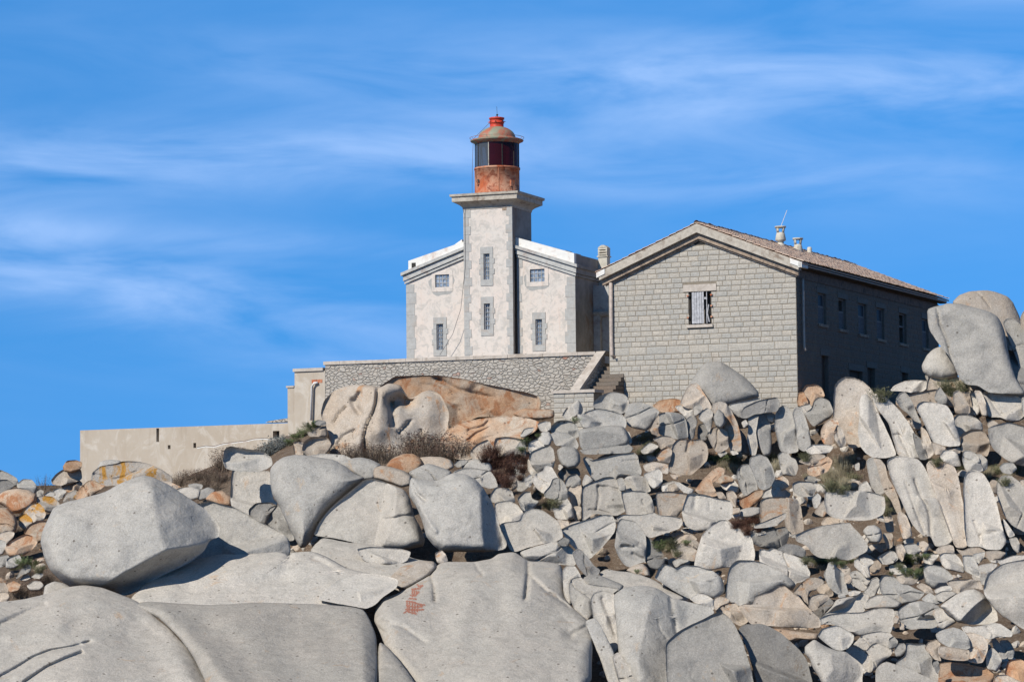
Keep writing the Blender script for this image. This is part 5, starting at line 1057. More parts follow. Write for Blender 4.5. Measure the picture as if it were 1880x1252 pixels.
def chaikin(p, it=1, a=.25):
    for _ in range(it):
        q = np.roll(p, -1, 0); p = np.stack([p * (1 - a) + q * a, p * a + q * (1 - a)], 1).reshape(-1, 2)
    return p
def inflate(p, d):
    ar = np.sum(p[:, 0] * np.roll(p[:, 1], -1) - np.roll(p[:, 0], -1) * p[:, 1]); t = np.roll(p, -1, 0) - np.roll(p, 1, 0); t /= np.maximum(np.hypot(t[:, 0], t[:, 1]), 1e-6)[:, None]
    return p + np.stack([t[:, 1], -t[:, 0]], 1) * (d if ar > 0 else -d)
def resample(p, sp, nmax=420):
    q = np.vstack([p, p[:1]]); d = np.hypot(*np.diff(q, axis=0).T); s = np.concatenate([[0], np.cumsum(d)]); n = int(min(nmax, max(26, s[-1] / sp)))
    t = np.linspace(0, s[-1], n, endpoint=False); return np.stack([np.interp(t, s, q[:, 0]), np.interp(t, s, q[:, 1])], 1)
def segdist(pts, a, b):
    out = np.full(len(pts), 1e9); 
    for i in range(0, len(pts), 4000):
        p = pts[i:i + 4000, None, :]; d = (b - a)[None]; t = np.clip(((p - a[None]) * d).sum(2) / np.maximum((d * d).sum(2), 1e-9), 0, 1)
        out[i:i + 4000] = np.sqrt((((a[None] + t[..., None] * d) - p) ** 2).sum(2)).min(1)
    return out
def smin(a, b, k):
    h = np.clip(.5 + .5 * (b - a) / k, 0, 1); return b * (1 - h) + a * h - k * h * (1 - h)
def inside(pts, poly):
    x, y = pts[:, 0][:, None], pts[:, 1][:, None]; a = poly; b = np.roll(poly, -1, 0)
    c = ((a[None, :, 1] > y) != (b[None, :, 1] > y)) & (x < (b[None, :, 0] - a[None, :, 0]) * (y - a[None, :, 1]) / (b[None, :, 1] - a[None, :, 1] + 1e-12) + a[None, :, 0])
    return c.sum(1) % 2 == 1
class Lumps:
    def __init__(s, seed):
        r = np.random.RandomState(seed); s.k = []
        for f in (1.1, 1.9, 3.3, 6.0, 10.0):
            for _ in range(3):
                a = r.uniform(0, 6.28); s.k.append((f * math.cos(a), f * math.sin(a), r.uniform(0, 6.28), 1 / f ** 1.15))
    def __call__(s, u, v):
        o = 0
        for kx, ky, ph, am in s.k: o = o + am * np.sin(kx * u + ky * v + ph + 1.3 * np.sin(.6 * ky * u - .7 * kx * v + ph * 2))
        return o / 2.2
SHADE_TAGS = {}
rock_info = []
class Rock:
    def __init__(s, line, idx):
        t, c, fl, pts, nm = line.split('|'); ox, oy, sc = TL[t]
        s.c = c; s.nm = nm; s.idx = idx; s.fac = []; s.gr = []; o = dict(L=.012, T=.92, E=.36); s.round = False
        for f in fl.split(';'):
            f = f.strip()
            if not f: continue
            if f == 'R': s.round = True
            elif f[0] == 'F': v = [float(q) for q in f[2:].split(',')]; s.fac.append([ox + v[0] / sc, oy + v[1] / sc, ox + v[2] / sc, oy + v[3] / sc, v[4]])
            elif f[0] == 'G': v = [float(q) for q in f[2:].split(',')]; p = np.array(v[2:]).reshape(-1, 2) / sc + [ox, oy]; s.gr.append((v[0], v[1], p))
            else: o[f[0]] = float(f[2:])
        o['E'] = o['E']; s.o = o; p = np.array([[float(a) for a in q.split(',')] for q in pts.split()]) / sc + [ox, oy]
        r = np.random.RandomState(idx * 7 + 1); s.r = r
        p = inflate(p, 1.1 if len(p) and np.ptp(p[:, 0]) < 160 else .5); s.raw = p; p = chaikin(chaikin(p, 1, .14), 1, .22); s.size = min(np.ptp(p[:, 0]), np.ptp(p[:, 1]))
        area = np.ptp(p[:, 0]) * np.ptp(p[:, 1]); s.sp = 1.7 if area < 9000 else (2.3 if area < 30000 else 3.0)
        s.P = resample(p, s.sp)
        n = len(s.P); th = np.linspace(0, 2 * math.pi, n, endpoint=False); amp = min(1.1, .012 * s.size); w = sum(np.sin(th * k + r.uniform(0, 6.28)) / k ** .6 for k in (7, 11, 17, 27, 41)) * amp * .5
        d = np.roll(s.P, -1, 0) - np.roll(s.P, 1, 0); d /= np.maximum(np.hypot(d[:, 0], d[:, 1]), 1e-6)[:, None]; s.P = s.P + np.stack([d[:, 1], -d[:, 0]], 1) * w[:, None]
        a, b = s.P, np.roll(s.P, -1, 0); s.a, s.b = a[::1], b
        lo, hi = s.P.min(0), s.P.max(0); gx, gy = np.meshgrid(np.linspace(lo[0], hi[0], 22), np.linspace(lo[1], hi[1], 22)); gp = np.stack([gx.ravel(), gy.ravel()], 1); gp = gp[inside(gp, s.P)]
        cen = gp.mean(0); e = segdist(gp, a, b); k = np.argmax(e - .08 * np.hypot(*(gp - cen).T)); s.cen = gp[k]; s.Rm = float(e[k])
        s.yb = float(s.P[:, 1].max()); cx = float(s.P[:, 0].mean())
        py_ = prof_Y(cx, min(s.yb, 1240)); s.Y = min(o.get('Y', 999), py_ + o.get('K', .6)) if o.get('Y') else py_
        if s.size < 60: s.Y += float(np.random.RandomState(idx + 900).uniform(-1.0, .5))
        s.mpp = s.Y / F
        s.lum = Lumps(idx + 50); s.Tf = o['T'] * 1.35 * s.Rm * s.mpp
        if not s.round and not any(True for _ in s.fac) or (len(s.fac) < 2 and not s.round):
            if s.size < 170:
                # (direction in the picture, steepness, where it starts): undersides and right sides turn away most
                for ang, sl, off in ((r.uniform(60, 115), r.uniform(1.6, 3.6), r.uniform(.2, .6)), (r.uniform(-40, 35), r.uniform(1.0, 3.2), r.uniform(.05, .55)), (r.uniform(-115, -60), r.uniform(.25, .8), r.uniform(-.1, .5)), (r.uniform(150, 215), r.uniform(.2, .8), r.uniform(.1, .6)), (r.uniform(0, 360), r.uniform(.3, 1.0), r.uniform(.2, .6))):
                    if s.fac and r.rand() < .35: continue
                    ang = math.radians(ang); dx, dy = math.cos(ang), math.sin(ang); cxx, cyy = s.cen[0] + dx * off * s.Rm, s.cen[1] + dy * off * s.Rm
                    s.fac.append([cxx + dy * 10, cyy - dx * 10, cxx - dy * 10, cyy + dx * 10, sl])
        if 34 < s.size < 150 and not s.gr and not nm and r.rand() < .55:
            a_ = r.uniform(0, 3.14); q_ = s.cen + r.uniform(-.3, .3, 2) * s.Rm; d_ = np.array([math.cos(a_), math.sin(a_)]) * s.Rm * 2.2; n_ = np.array([-d_[1], d_[0]]) * .12
            s.gr.append((1.2, .09, np.array([q_ - d_, q_ - d_ * .4 + n_, q_, q_ + d_ * .5 + n_ * r.uniform(-1, 1), q_ + d_])))
        s.tilt = (r.uniform(-.12, .12), r.uniform(-.05, .18))
    def h(s, p, e=None):
        if e is None: e = segdist(p, s.a, s.b)
        Rm = max(2.0, s.Rm * s.o['E']); x = np.clip(e / Rm, 0, 1); q = 2.2; edge = (1 - (1 - x) ** q) ** (1 / q)
        H = s.Tf
        u = (p[:, 0] - s.cen[0]) * s.mpp; v = (p[:, 1] - s.cen[1]) * s.mpp
        dome = H * (.72 + .28 * np.sqrt(np.clip(1 - (1 - np.clip(e / s.Rm, 0, 1)) ** 2, 0, 1)))
        pl = dome + s.tilt[0] * u * .5 + s.tilt[1] * v * .6
        for x1, y1, x2, y2, sl in s.fac:
            dx, dy = x2 - x1, y2 - y1; L = math.hypot(dx, dy); nx_, ny_ = -dy / L, dx / L
            dist = ((p[:, 0] - x1) * nx_ + (p[:, 1] - y1) * ny_) * s.mpp
            pl = smin(pl, H * .93 - sl * dist, .035 * H + .01)
        pl = np.maximum(pl, -.2 * H)
        hh = pl * edge if True else pl
        lum = s.lum(u + s.idx, v * 1.1 + s.idx * .7)
        hh = hh + (edge * .55 * np.sin(.9 * u + 1.3 * np.sin(1.1 * v + s.idx) + s.idx) * np.sin(.8 * v - .5 * u) * np.clip(e / 25, 0, 1) if s.size > 120 and s.round else 0)
        hh = hh + edge * lum * min(.16, .085 * s.Rm * s.mpp + .014) * (.6 if s.round and s.size < 150 else .9)
        for wd, dp, pp in s.gr:
            d = segdist(p, pp[:-1], pp[1:]); tp = 1.0; hh = hh - dp * np.exp(-(d / wd) ** 2 * 1.2) * np.clip(e / 4, .25, 1)
        return hh
    def pos(s, p, h):
        Yp = s.Y + s.o['L'] * (s.yb - p[:, 1]); return P(p[:, 0], p[:, 1], Yp - h)
    def build(s, name):
        n = len(s.P); M_ = int(min(70, max(7, s.Rm * 1.25 / s.sp))); t = np.linspace(0, 1, M_ + 1)[:-1]; sv = 1 - t ** 1.35
        pts = (s.cen[None, None] + sv[:, None, None] * (s.P - s.cen)[None]).reshape(-1, 2); e = segdist(pts, s.a, s.b)
        e[:n] = 0
        hf = s.h(pts, e); hf[:n] = 0
        V = s.pos(pts, hf); cpt = s.cen[None]; vc = s.pos(cpt, s.h(cpt))
        # back half, coarser
        kb = 5; tb = np.linspace(0, 1, kb + 1)[1:-1]; sb = np.cos(tb * math.pi / 2) ** .8
        pb = (s.cen[None, None] + sb[:, None, None] * (s.P - s.cen)[None]).reshape(-1, 2); eb = segdist(pb, s.a, s.b)
        Hb = max(s.Tf * 1.0, .12); hb = -Hb * (1 - (1 - np.clip(eb / max(s.Rm * .8, 1), 0, 1)) ** 2.2) ** (1 / 2.2)
        VB = s.pos(pb, hb); vb = s.pos(cpt, np.array([-Hb]))
        allv = np.vstack([V, vc, VB, vb]); faces = []
        I = np.arange(n); J = (I + 1) % n
        for k in range(M_ - 1): A, B = k * n, (k + 1) * n; faces += np.stack([A + I, A + J, B + J, B + I], 1).tolist()
        A = (M_ - 1) * n; C = M_ * n; faces += np.stack([A + I, A + J, np.full(n, C)], 1).tolist()
        B0 = C + 1; nb = len(sb); faces += np.stack([J, I, B0 + I, B0 + J], 1).tolist()
        for k in range(nb - 1): A, B = B0 + k * n, B0 + (k + 1) * n; faces += np.stack([A + J, A + I, B + I, B + J], 1).tolist()
        A = B0 + (nb - 1) * n; faces += np.stack([A + J, A + I, np.full(n, len(allv) - 1)], 1).tolist()
        org = P(np.array(float(s.P[:, 0].mean())), np.array(s.yb), s.Y); me = bpy.data.meshes.new(name)
        # orientation: outline sense decides the winding
        ar = np.sum(s.P[:, 0] * np.roll(s.P[:, 1], -1) - np.roll(s.P[:, 0], -1) * s.P[:, 1])
        if ar > 0: faces = [f[::-1] for f in faces]
        me.from_pydata((allv - org).tolist(), [], faces); me.materials.append(GRAN[s.c]); me.polygons.foreach_set('use_smooth', [True] * len(faces)); me.update()
        o = bpy.data.objects.new(name, me); COL.objects.link(o); o.location = tuple(org); s.org = org; return o
rocks = []
for i, ln in enumerate([l for l in ROCKS.strip().split('\n') if l.strip()]):
    rk = Rock(ln, i); big = rk.size > 62; rk.kind = 'boulder' if big else 'rock'; rk.ob = rk.build(rk.kind); rocks.append(rk)
# ---- labels: landmarks carry their own, others are told by look and nearest landmark ----
COLN = dict(g='grey', w='pale grey', t='tan-grey', o='orange-brown', d='dark', y='lichen-spotted')
CO2 = dict(g='light grey', w='off-white', t='beige', o='rusty orange', d='dark grey', y='mottled')
lm = [r for r in rocks if r.nm]
extra = [('the low beige wall', (330, 830)), ('the stair pier', (1053, 745)), ('the wall corner of the granite house', (1465, 740)), ('the end pier', (560, 740))]
LMK = [('the ' + r.nm, (r.P[:, 0].mean(), r.P[:, 1].mean())) for r in lm] + extra
used = set(); LAB = {}
def words(s): return len(s.split())
def shape(r):
    w_, h_ = np.ptp(r.P[:, 0]), np.ptp(r.P[:, 1]); q = h_ / w_
    return 'tall narrow' if q > 1.9 else 'upright' if q > 1.25 else 'long flat' if q < .42 else 'low wide' if q < .7 else ('rounded' if r.round else 'blocky')
def rel(dx, dy):
    if abs(dx) > 1.8 * abs(dy): return 'right of' if dx > 0 else 'left of'
    if abs(dy) > 1.8 * abs(dx): return 'below' if dy > 0 else 'above'
    return ('lower right of' if dx > 0 else 'lower left of') if dy > 0 else ('upper right of' if dx > 0 else 'upper left of')
for r in rocks:
    kn = r.kind
    if r.nm: lab = LAB.get(r.nm, r.nm) if len(r.nm.split()) >= 4 else r.nm + ' on the rocky slope'
    else:
        c = (r.P[:, 0].mean(), r.P[:, 1].mean()); sz = 'big' if r.size > 62 else 'middle-sized' if r.size > 34 else 'small' if r.size > 16 else 'tiny'
        near = sorted(LMK, key=lambda L: math.hypot(L[1][0] - c[0], L[1][1] - c[1]))
        cand = []
        for nd in near[:5]:
            for cn in (COLN, CO2):
                rl = rel(c[0] - nd[1][0], c[1] - nd[1][1]); d_ = math.hypot(c[0] - nd[1][0], c[1] - nd[1][1]); nr = 'just ' if nd is near[0] and d_ < 45 else ''
                cand.append(f"{sz} {shape(r)} {cn[r.c]} {kn}, {nr}{rl} {nd[0]}")
        lab = next((x for x in cand if x not in used and words(x) <= 16), None)
        if lab is None: lab = f"{sz} {shape(r)} {COLN[r.c]} {kn} {'nearer the sea' if c[1] > near[0][1][1] else 'higher up'}, close to {near[0][0]}"
        k = 0
    used.add(lab); tag(r.ob, lab, kn, 'boulders on the slope' if kn == 'boulder' else 'loose rocks on the slope')
# red paint strokes on the smooth slab
slab = next(r for r in rocks if 'red paint' in r.nm)
STR = [[(742, 1124), (747, 1121), (752, 1123), (758, 1125), (764, 1126)], [(747, 1103), (748, 1120)], [(752, 1103), (751, 1122)], [(757, 1104), (757, 1124)], [(762, 1105), (761, 1125)], [(767, 1107), (766, 1122)], [(772, 1109), (774, 1112)], [(746, 1103), (757, 1104), (768, 1108), (779, 1110)],
       [(747, 1111), (757, 1113), (767, 1113), (775, 1113)], [(745, 1118), (756, 1119), (768, 1119), (777, 1118)], [(751, 1098), (756, 1098), (763, 1099)], [(757, 1082), (757, 1094)], [(761, 1081), (760, 1093)], [(765, 1084), (764, 1092)], [(754, 1092), (762, 1093), (769, 1086)], [(756, 1081), (763, 1080), (770, 1080)], [(766, 1073), (772, 1077), (776, 1075)], [(768, 1076), (775, 1074)]]
gx, gy = np.meshgrid(np.arange(738, 782, .4), np.arange(1070, 1130, .4)); gp = np.stack([gx.ravel(), gy.ravel()], 1)
dm = np.full(len(gp), 99.0)
for s_ in STR: a = np.array(s_, float); dm = np.minimum(dm, segdist(gp, a[:-1], a[1:]))
wob = 1.45 + 1.0 * np.sin(gp[:, 0] * 1.3 + 1.1 * np.sin(gp[:, 1] * .9)) * np.sin(gp[:, 1] * 1.7) + .5 * np.sin(gp[:, 0] * 3.1 + gp[:, 1] * .8); ok = ((dm < wob) & (np.random.RandomState(2).rand(len(gp)) > .06)).reshape(gx.shape)
W3 = slab.pos(gp, slab.h(gp) + .012).reshape(gx.shape + (3,)) - slab.org
mb = MB()
for j in range(gx.shape[0] - 1):
    for i in range(gx.shape[1] - 1):
        if ok[j, i]: mb.quad(W3[j, i], W3[j + 1, i], W3[j + 1, i + 1], W3[j, i + 1])
pm = mb.build('painted_mark', M['mark'], slab.ob); pm['label'] = 'rough red-brown painted strokes on the smooth slab'

# ================= RUBBLE BETWEEN THE ROCKS =================
GW = 4
cov = np.zeros((PH // GW + 1, PW // GW + 1), bool); yy, xx = np.mgrid[0:cov.shape[0], 0:cov.shape[1]]
for r in rocks:
    x0, y0 = (r.P.min(0) // GW).astype(int); x1, y1 = (r.P.max(0) // GW + 1).astype(int); x0, y0 = max(x0, 0), max(y0, 0); x1, y1 = min(x1, cov.shape[1] - 1), min(y1, cov.shape[0] - 1)
    if x1 <= x0 or y1 <= y0: continue
    g_ = np.stack([xx[y0:y1 + 1, x0:x1 + 1].ravel() * GW + 2.0, yy[y0:y1 + 1, x0:x1 + 1].ravel() * GW + 2.0], 1)
    cov[y0:y1 + 1, x0:x1 + 1] |= inside(g_, r.P).reshape(y1 - y0 + 1, x1 - x0 + 1)
def lim(px):      # upper limit of the rubble on the slope
    return float(np.interp(px, [0, 140, 160, 420, 560, 940, 960, 1100, 1240, 1480, 1560, 1880], [890, 890, 905, 905, 960, 960, 830, 745, 735, 745, 735, 715]))
rr = np.random.RandomState(21); mbs = {c: ([], [], []) for c in 'wto'}; cnt = 0
def stone(c, px, py, s_, lift=0):
    Y = surf_Y(px, py) - .05; o = P(px, py, Y); m = Y / F; a = s_ * m
    V, Fc, _ = mbs[c]; b = len(V); q = Matrix.Rotation(rr.uniform(0, 6.28), 3, 'Y') @ Matrix.Rotation(rr.uniform(0, 6.28), 3, 'Z') @ Matrix.Rotation(rr.uniform(-.6, .6), 3, 'X')
    sc_ = Vector((1, rr.uniform(.6, 1.0), rr.uniform(.45, .9))); K = [(rr.normal(size=3), rr.uniform(.55, .85)) for _ in range(9)]; K = [(k / np.linalg.norm(k), d) for k, d in K]
    for j in range(7):
        for i in range(10):
            th, ph = math.pi * j / 6, 2 * math.pi * i / 10; v = np.array([math.sin(th) * math.cos(ph), math.sin(th) * math.sin(ph), math.cos(th)]); t = 1.0
            for k, d in K:
                dd = v @ k
                if dd > 1e-3: t = min(t, d / dd)
            w_ = q @ Vector((v[0] * t * sc_[0], v[1] * t * sc_[1], v[2] * t * sc_[2])); V.append((o[0] + w_[0] * a, o[1] + w_[1] * a, o[2] + w_[2] * a + lift))
    for j in range(6):
        for i in range(10): i2 = (i + 1) % 10; Fc.append((b + j * 10 + i, b + (j + 1) * 10 + i, b + (j + 1) * 10 + i2, b + j * 10 + i2))
for _ in range(9000):
    px = rr.uniform(-10, 1890); py = rr.uniform(700, 1250)
    if py < lim(px): continue
    if 560 < px < 1100 and py > 1000: continue
    if px < 420 and py > 1085: continue
    ci, ri = int(max(px, 0) // GW), int(py // GW)
    if ci >= cov.shape[1] or ri >= cov.shape[0] or cov[ri, ci]: continue
    dens = .34 if px < 560 else (.5 if px < 1000 else (.22 if py < 905 else .62))
    if rr.rand() > dens: continue
    s_ = rr.choice([5, 7.5, 10.5, 15], p=[.25, .32, .25, .18]); c = rr.choice(list('wto'), p=[.55, .36, .09] if px > 500 else [.25, .4, .35])
    stone(c, px, py, s_); cnt += 1
    k = int(s_ * .7 // GW); cov[max(0, ri - k):ri + k + 1, max(0, ci - k):ci + k + 1] = True
for c, nm in (('w', 'pale_rubble'), ('t', 'tan_rubble'), ('o', 'rusty_rubble')):
    V, Fc, _ = mbs[c]; me = bpy.data.meshes.new(nm); me.from_pydata(V, [], Fc); me.materials.append(GRAN[c]); me.update(); o = bpy.data.objects.new(nm, me); COL.objects.link(o)
    tag(o, {'w': 'pale', 't': 'tan', 'o': 'rusty orange'}[c] + ' broken stones filling the gaps between the rocks', 'rubble', kind='stuff')
print('stones', cnt)
# ================= PLANTS =================
def leafmat(name, c0, c1, rough=.8):
    g = G(name); oi = g.add('ShaderNodeObjectInfo'); n = g.noise(9, 3, .6); c = g.mix(g.ramp(n, .3, .7), c0, c1)
    hs = g.add('ShaderNodeHueSaturation'); mr = g.add('ShaderNodeMapRange'); mr.inputs[3].default_value = .8; mr.inputs[4].default_value = 1.2; g.link(oi.outputs['Random'], mr.inputs[0]); g.link(mr.outputs[0], hs.inputs['Value']); g.link(c, hs.inputs['Color'])
    return g.done(hs.outputs[0], None, rough, .1)
L = dict(stem=leafmat('dry_stem', (.15, .115, .085), (.26, .205, .155)), seed=leafmat('seed_head', (.055, .03, .025), (.11, .06, .045)), grey=leafmat('grey_leaf', (.14, .15, .14), (.25, .265, .25)),
         green=leafmat('green_leaf', (.075, .11, .045), (.16, .19, .085)), red=leafmat('dark_red_leaf', (.10, .05, .035), (.17, .09, .06)), straw=leafmat('straw', (.27, .24, .16), (.40, .35, .24)), olive=leafmat('olive_leaf', (.12, .13, .07), (.22, .21, .12)))
def plant_mesh(kind, seed):
    r = random.Random(seed); st = MB(); lf = MB()
    ns, nl, ls, spread = {'dry': (150, 3, .022, .62), 'grey': (90, 12, .030, .6), 'green': (60, 16, .036, .7), 'red': (170, 5, .024, .6), 'straw': (230, 0, .02, .5), 'olive': (110, 10, .026, .7), 'twig': (26, 3, .02, .5)}[kind]
    for _ in range(ns):
        a = r.uniform(0, 6.28); q = r.uniform(0, 1) ** .6 * spread; h = r.uniform(.45, 1.0) * (1 - .35 * q); b = Vector((r.gauss(0, .12), r.gauss(0, .12), -.12))
        tip = Vector((b.x + math.cos(a) * q * .8, b.y + math.sin(a) * q * .8, h)); mid = (b + tip) / 2 + Vector((math.cos(a) * .06, math.sin(a) * .06, .10)); w_ = .0065 if kind != 'twig' else .008
        sx = Vector((-math.sin(a), math.cos(a), 0)) * w_; s2 = Vector((w_, 0, 0))
        for s_ in (sx, s2):
            st.quad(b - s_, b + s_, mid + s_ * .8, mid - s_ * .8); st.quad(mid - s_ * .8, mid + s_ * .8, tip + s_ * .3, tip - s_ * .3)
        for k in range(nl):
            t = r.uniform(.35, 1.0); p = (mid.lerp(tip, (t - .5) * 2) if t > .5 else b.lerp(mid, t * 2)) + Vector((r.gauss(0, .035), r.gauss(0, .035), r.gauss(0, .035)))
            if kind == 'dry': p = tip + Vector((r.gauss(0, .05), r.gauss(0, .05), r.gauss(0, .04)))
            d1 = Vector((r.gauss(0, 1), r.gauss(0, 1), r.gauss(0, 1))).normalized(); d2 = d1.orthogonal().normalized(); l_ = ls * r.uniform(.6, 1.4)
            lf.quad(p - d1 * l_, p + d2 * l_ * .5, p + d1 * l_, p - d2 * l_ * .5)
    return st, lf
KM = dict(dry=('stem', 'seed'), grey=('grey', 'grey'), green=('olive', 'green'), red=('seed', 'red'), straw=('straw', 'straw'), olive=('olive', 'olive'), twig=('stem', 'seed'))
PNAME = dict(dry='dry_bush', grey='grey_shrub', green='green_plant', red='dark_red_bush', straw='straw_tuft', olive='olive_shrub', twig='twiggy_bush')
PLOOK = dict(dry='dry brown bush with dark seed heads', grey='grey-green woody shrub', green='bright green leafy plant', red='dark red-brown dried bush', straw='tuft of pale straw grass', olive='dull olive low shrub', twig='bare twiggy bush')
protos = {}
PL = '''dry 640,826,60 dry 672,838,70 dry 702,836,66 dry 735,838,60 dry 762,842,70 dry 790,848,74 dry 640,800,46 dry 600,812,40 dry 828,846,60 dry 855,846,50 dry 700,800,48 dry 745,812,48
grey 738,792,40 grey 752,812,50 grey 800,800,46 grey 826,828,54 grey 846,836,40 grey 808,782,34 grey 895,768,34 grey 915,764,36 grey 880,772,28 grey 935,762,30 grey 505,832,44 grey 488,842,38 grey 520,818,30 grey 470,850,26
dry 860,776,34 dry 900,776,30 dry 838,772,40 dry 950,755,24 dry 912,806,26 dry 940,804,30 dry 965,795,28 dry 888,812,22 dry 985,772,30
red 905,862,52 red 922,856,54 red 938,868,50 red 915,884,46 red 930,892,40 red 890,846,36 red 945,846,36 red 902,838,30
dry 740,880,26 dry 620,846,44 dry 650,850,50 dry 680,852,52 dry 712,852,50 dry 748,852,52 dry 780,855,50 dry 812,855,48 grey 700,845,36 dry 735,828,40 dry 668,830,40 grey 655,836,30 dry 795,830,44 dry 765,822,40
green 545,808,22 green 558,800,24 green 570,790,24 green 532,816,18 green 580,782,16
green 964,815,20 green 958,830,18 green 972,800,22 green 985,795,18 red 962,850,20 green 956,842,14 red 960,866,18 red 955,880,14 green 988,803,12
green 1056,776,14 dry 330,890,30 dry 345,884,30 dry 365,884,34 dry 385,886,36 dry 405,890,40 dry 395,900,26 dry 415,862,56 dry 405,868,40 dry 375,896,26 dry 322,892,18 dry 440,838,24
twig 80,898,40 twig 72,905,30 dry 95,906,24 dry 60,940,26 dry 45,950,24 dry 35,985,22 dry 50,972,20 dry 30,1010,22
green 25,1048,26 green 42,1040,28 green 60,1042,24 olive 72,1050,22 dry 60,1085,34 dry 75,1078,30 dry 45,1095,30 dry 30,1100,30 dry 65,1100,26 dry 85,1098,24 dry 20,1088,26 dry 90,1070,26 dry 55,1062,26
dry 1208,735,20 dry 1222,732,18 dry 1240,730,16 dry 1260,728,16 dry 1195,738,14 green 1262,708,9
olive 1185,812,22 olive 1196,832,26 olive 1205,838,22 olive 1180,838,20 straw 1190,845,18
green 1318,850,20 green 1335,848,22 olive 1350,858,26 straw 1330,862,20 straw 1345,868,22 green 1305,848,14 red 1305,842,16 olive 1420,848,22 straw 1430,862,24 straw 1415,866,20 red 1462,838,18 red 1475,832,14
olive 1478,845,18 straw 1520,880,30 straw 1535,890,34 straw 1548,870,30 olive 1525,900,26 straw 1560,850,24 straw 1510,905,20 olive 1545,905,20 straw 1480,880,14 straw 1550,895,24 olive 1565,885,22 straw 1540,858,26
red 1350,968,20 red 1365,972,24 red 1380,966,22 red 1372,980,20 red 1392,975,16 dry 1360,960,18 red 1385,958,18
green 1210,1010,18 green 1218,1000,14 olive 1235,1005,22 olive 1225,1016,20 green 1260,1000,12 green 1202,1000,10 green 1170,1052,10 olive 1242,1020,14
green 1500,1038,16 green 1515,1036,18 green 1530,1034,16 green 1545,1040,14 olive 1490,1040,20 olive 1555,1036,18 olive 1480,1034,16 straw 1505,1048,14 green 1565,1034,12
green 1660,1032,22 green 1674,1038,26 green 1686,1034,22 green 1665,1056,18 green 1680,1060,18 green 1690,1052,14 green 1636,1056,10 olive 1652,1044,14 green 1700,1025,12
olive 1618,735,30 straw 1632,740,30 straw 1650,742,26 olive 1640,728,26 straw 1600,728,22 dry 1680,738,28 dry 1695,730,26 dry 1670,748,24 straw 1715,722,26 olive 1735,716,26 straw 1755,712,28 olive 1770,716,26 straw 1785,712,24 olive 1745,724,22 straw 1730,728,18 dry 1710,742,20
olive 1720,855,18 straw 1735,862,18 olive 1765,865,16 straw 1815,875,20 olive 1830,870,20 straw 1800,880,18 olive 1860,870,20 straw 1850,880,18 olive 1635,925,22 olive 1628,945,18 straw 1632,935,18 olive 1845,890,18 dry 1795,870,12
olive 1020,930,20 straw 1008,925,16 olive 1005,935,18 straw 995,912,16 dry 985,905,16 straw 970,918,14 straw 978,925,12
dry 980,760,22 dry 1000,752,22 dry 1005,740,18 straw 992,735,18 olive 1003,725,20 olive 995,715,16 dry 700,890,18 straw 690,842,20 grey 560,838,22 dry 580,846,30 dry 618,838,34 dry 655,842,34 dry 1470,788,18 dry 1480,800,20 dry 1490,790,16'''
KP = {}; usedp = set(); np_ = 0
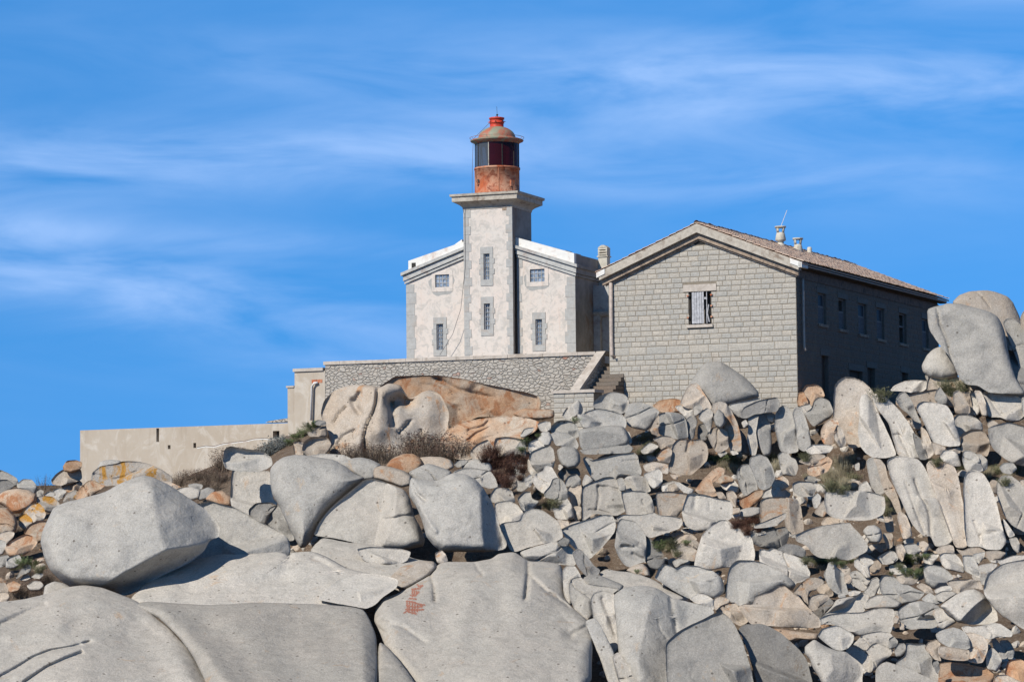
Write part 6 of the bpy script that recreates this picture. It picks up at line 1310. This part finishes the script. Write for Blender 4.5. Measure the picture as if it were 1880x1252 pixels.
for tok in PL.split('\n'):
    pr = tok.split()
    for k_, v_ in zip(pr[::2], pr[1::2]):
        px, py, hp = [float(q) for q in v_.split(',')]; KP.setdefault(k_, 0); hp *= 1.25 if k_ in ('green', 'olive', 'straw') and px > 1000 else 1; hp *= .82 if k_ != 'red' else .68 if k_ in ('dry', 'red', 'grey') and hp > 32 else 1; var = KP[k_] % 3; KP[k_] += 1
        # stand on the ground, or just in front of the rock that is drawn there
        Y = surf_Y(px, py)
        for r in (rocks if k_ in ('green', 'red', 'olive') else []):
            if r.Y < Y + 6 and r.P[:, 0].min() < px < r.P[:, 0].max() and r.P[:, 1].min() < py + 3 < r.P[:, 1].max() and inside(np.array([[px, py + 2]]), r.P)[0]:
                d_ = r.h(np.array([[px, py + 2]]))[0]; Y = min(Y, r.Y + r.o['L'] * (r.yb - py) - d_ - .05)
        if (k_, var) not in protos:
            st_, lf_ = plant_mesh(k_, hash_ := (sum(map(ord, k_)) + var)); root = st_.build(PNAME[k_], L[KM[k_][0]]); lf = lf_.build('leaves_seed_heads', L[KM[k_][1]], root) if lf_.f else None  # second mesh: seed heads on dry and twiggy bushes, leaves on the others
            protos[(k_, var)] = (root, lf); ob = root
        else:
            root, lf = protos[(k_, var)]; ob = root.copy(); COL.objects.link(ob)
            if lf: l2 = lf.copy(); COL.objects.link(l2); l2.parent = ob
        o_ = P(px, py, Y); s_ = hp * Y / F; ob.location = tuple(o_); ob.scale = (s_ * 1.45, s_ * 1.45, s_); ob.rotation_euler = (0, 0, (np_ * 2.399) % 6.28)
        near = sorted(LMK, key=lambda q: math.hypot(q[1][0] - px, q[1][1] - py)); lab = None; szw = 'small ' if hp < 20 else 'large ' if hp > 44 else ''
        for nd in near[:6]:
            lb = f"{szw}{PLOOK[k_]} {rel(px - nd[1][0], py - nd[1][1])} {nd[0]}"
            if lb not in usedp and words(lb) <= 16: lab = lb; break
        if lab is None: lab = f"{szw}{' '.join(PLOOK[k_].split(' with ')[0].split())} {rel(px - near[0][1][0], py - near[0][1][1])} {near[0][0]}"
        usedp.add(lab); tag(ob, lab, 'bush' if k_ != 'straw' else 'grass tuft', 'low plants among the rocks: ' + PNAME[k_].replace('_', ' ')); np_ += 1
# short dry grass on the open soil
mb = MB(); rr2 = random.Random(8)
for (cx, cy, rx, ry, n) in ((750, 835, 190, 28, 2600), (60, 1080, 70, 40, 900), (370, 890, 90, 14, 700), (900, 790, 110, 40, 900), (1650, 735, 130, 16, 1300), (1540, 885, 50, 45, 1300), (1780, 868, 120, 18, 900), (1340, 862, 60, 20, 500), (1190, 830, 40, 30, 400), (60, 960, 70, 50, 600), (1000, 930, 50, 25, 300), (1500, 1042, 80, 10, 400), (560, 800, 60, 20, 300)):
    for _ in range(n):
        a = rr2.uniform(0, 6.28); q = math.sqrt(rr2.random()); px, py = cx + rx * q * math.cos(a), cy + ry * q * math.sin(a); Y = surf_Y(px, py)
        b = P(px, py, Y); b[2] = ground_z(b[0], b[1]) - .02; h = rr2.uniform(.08, .28); w_ = rr2.uniform(.008, .014); dx, dy = rr2.gauss(0, .07), rr2.gauss(0, .07); a2 = rr2.uniform(0, 3.14)
        mb.quad((b[0] - w_ * math.cos(a2), b[1] - w_ * math.sin(a2), b[2]), (b[0] + w_ * math.cos(a2), b[1] + w_ * math.sin(a2), b[2]), (b[0] + dx, b[1] + dy, b[2] + h))
tag(mb.build('dry_grass', L['stem']), 'short dry brown grass on the soil between the rocks', 'grass', kind='stuff')
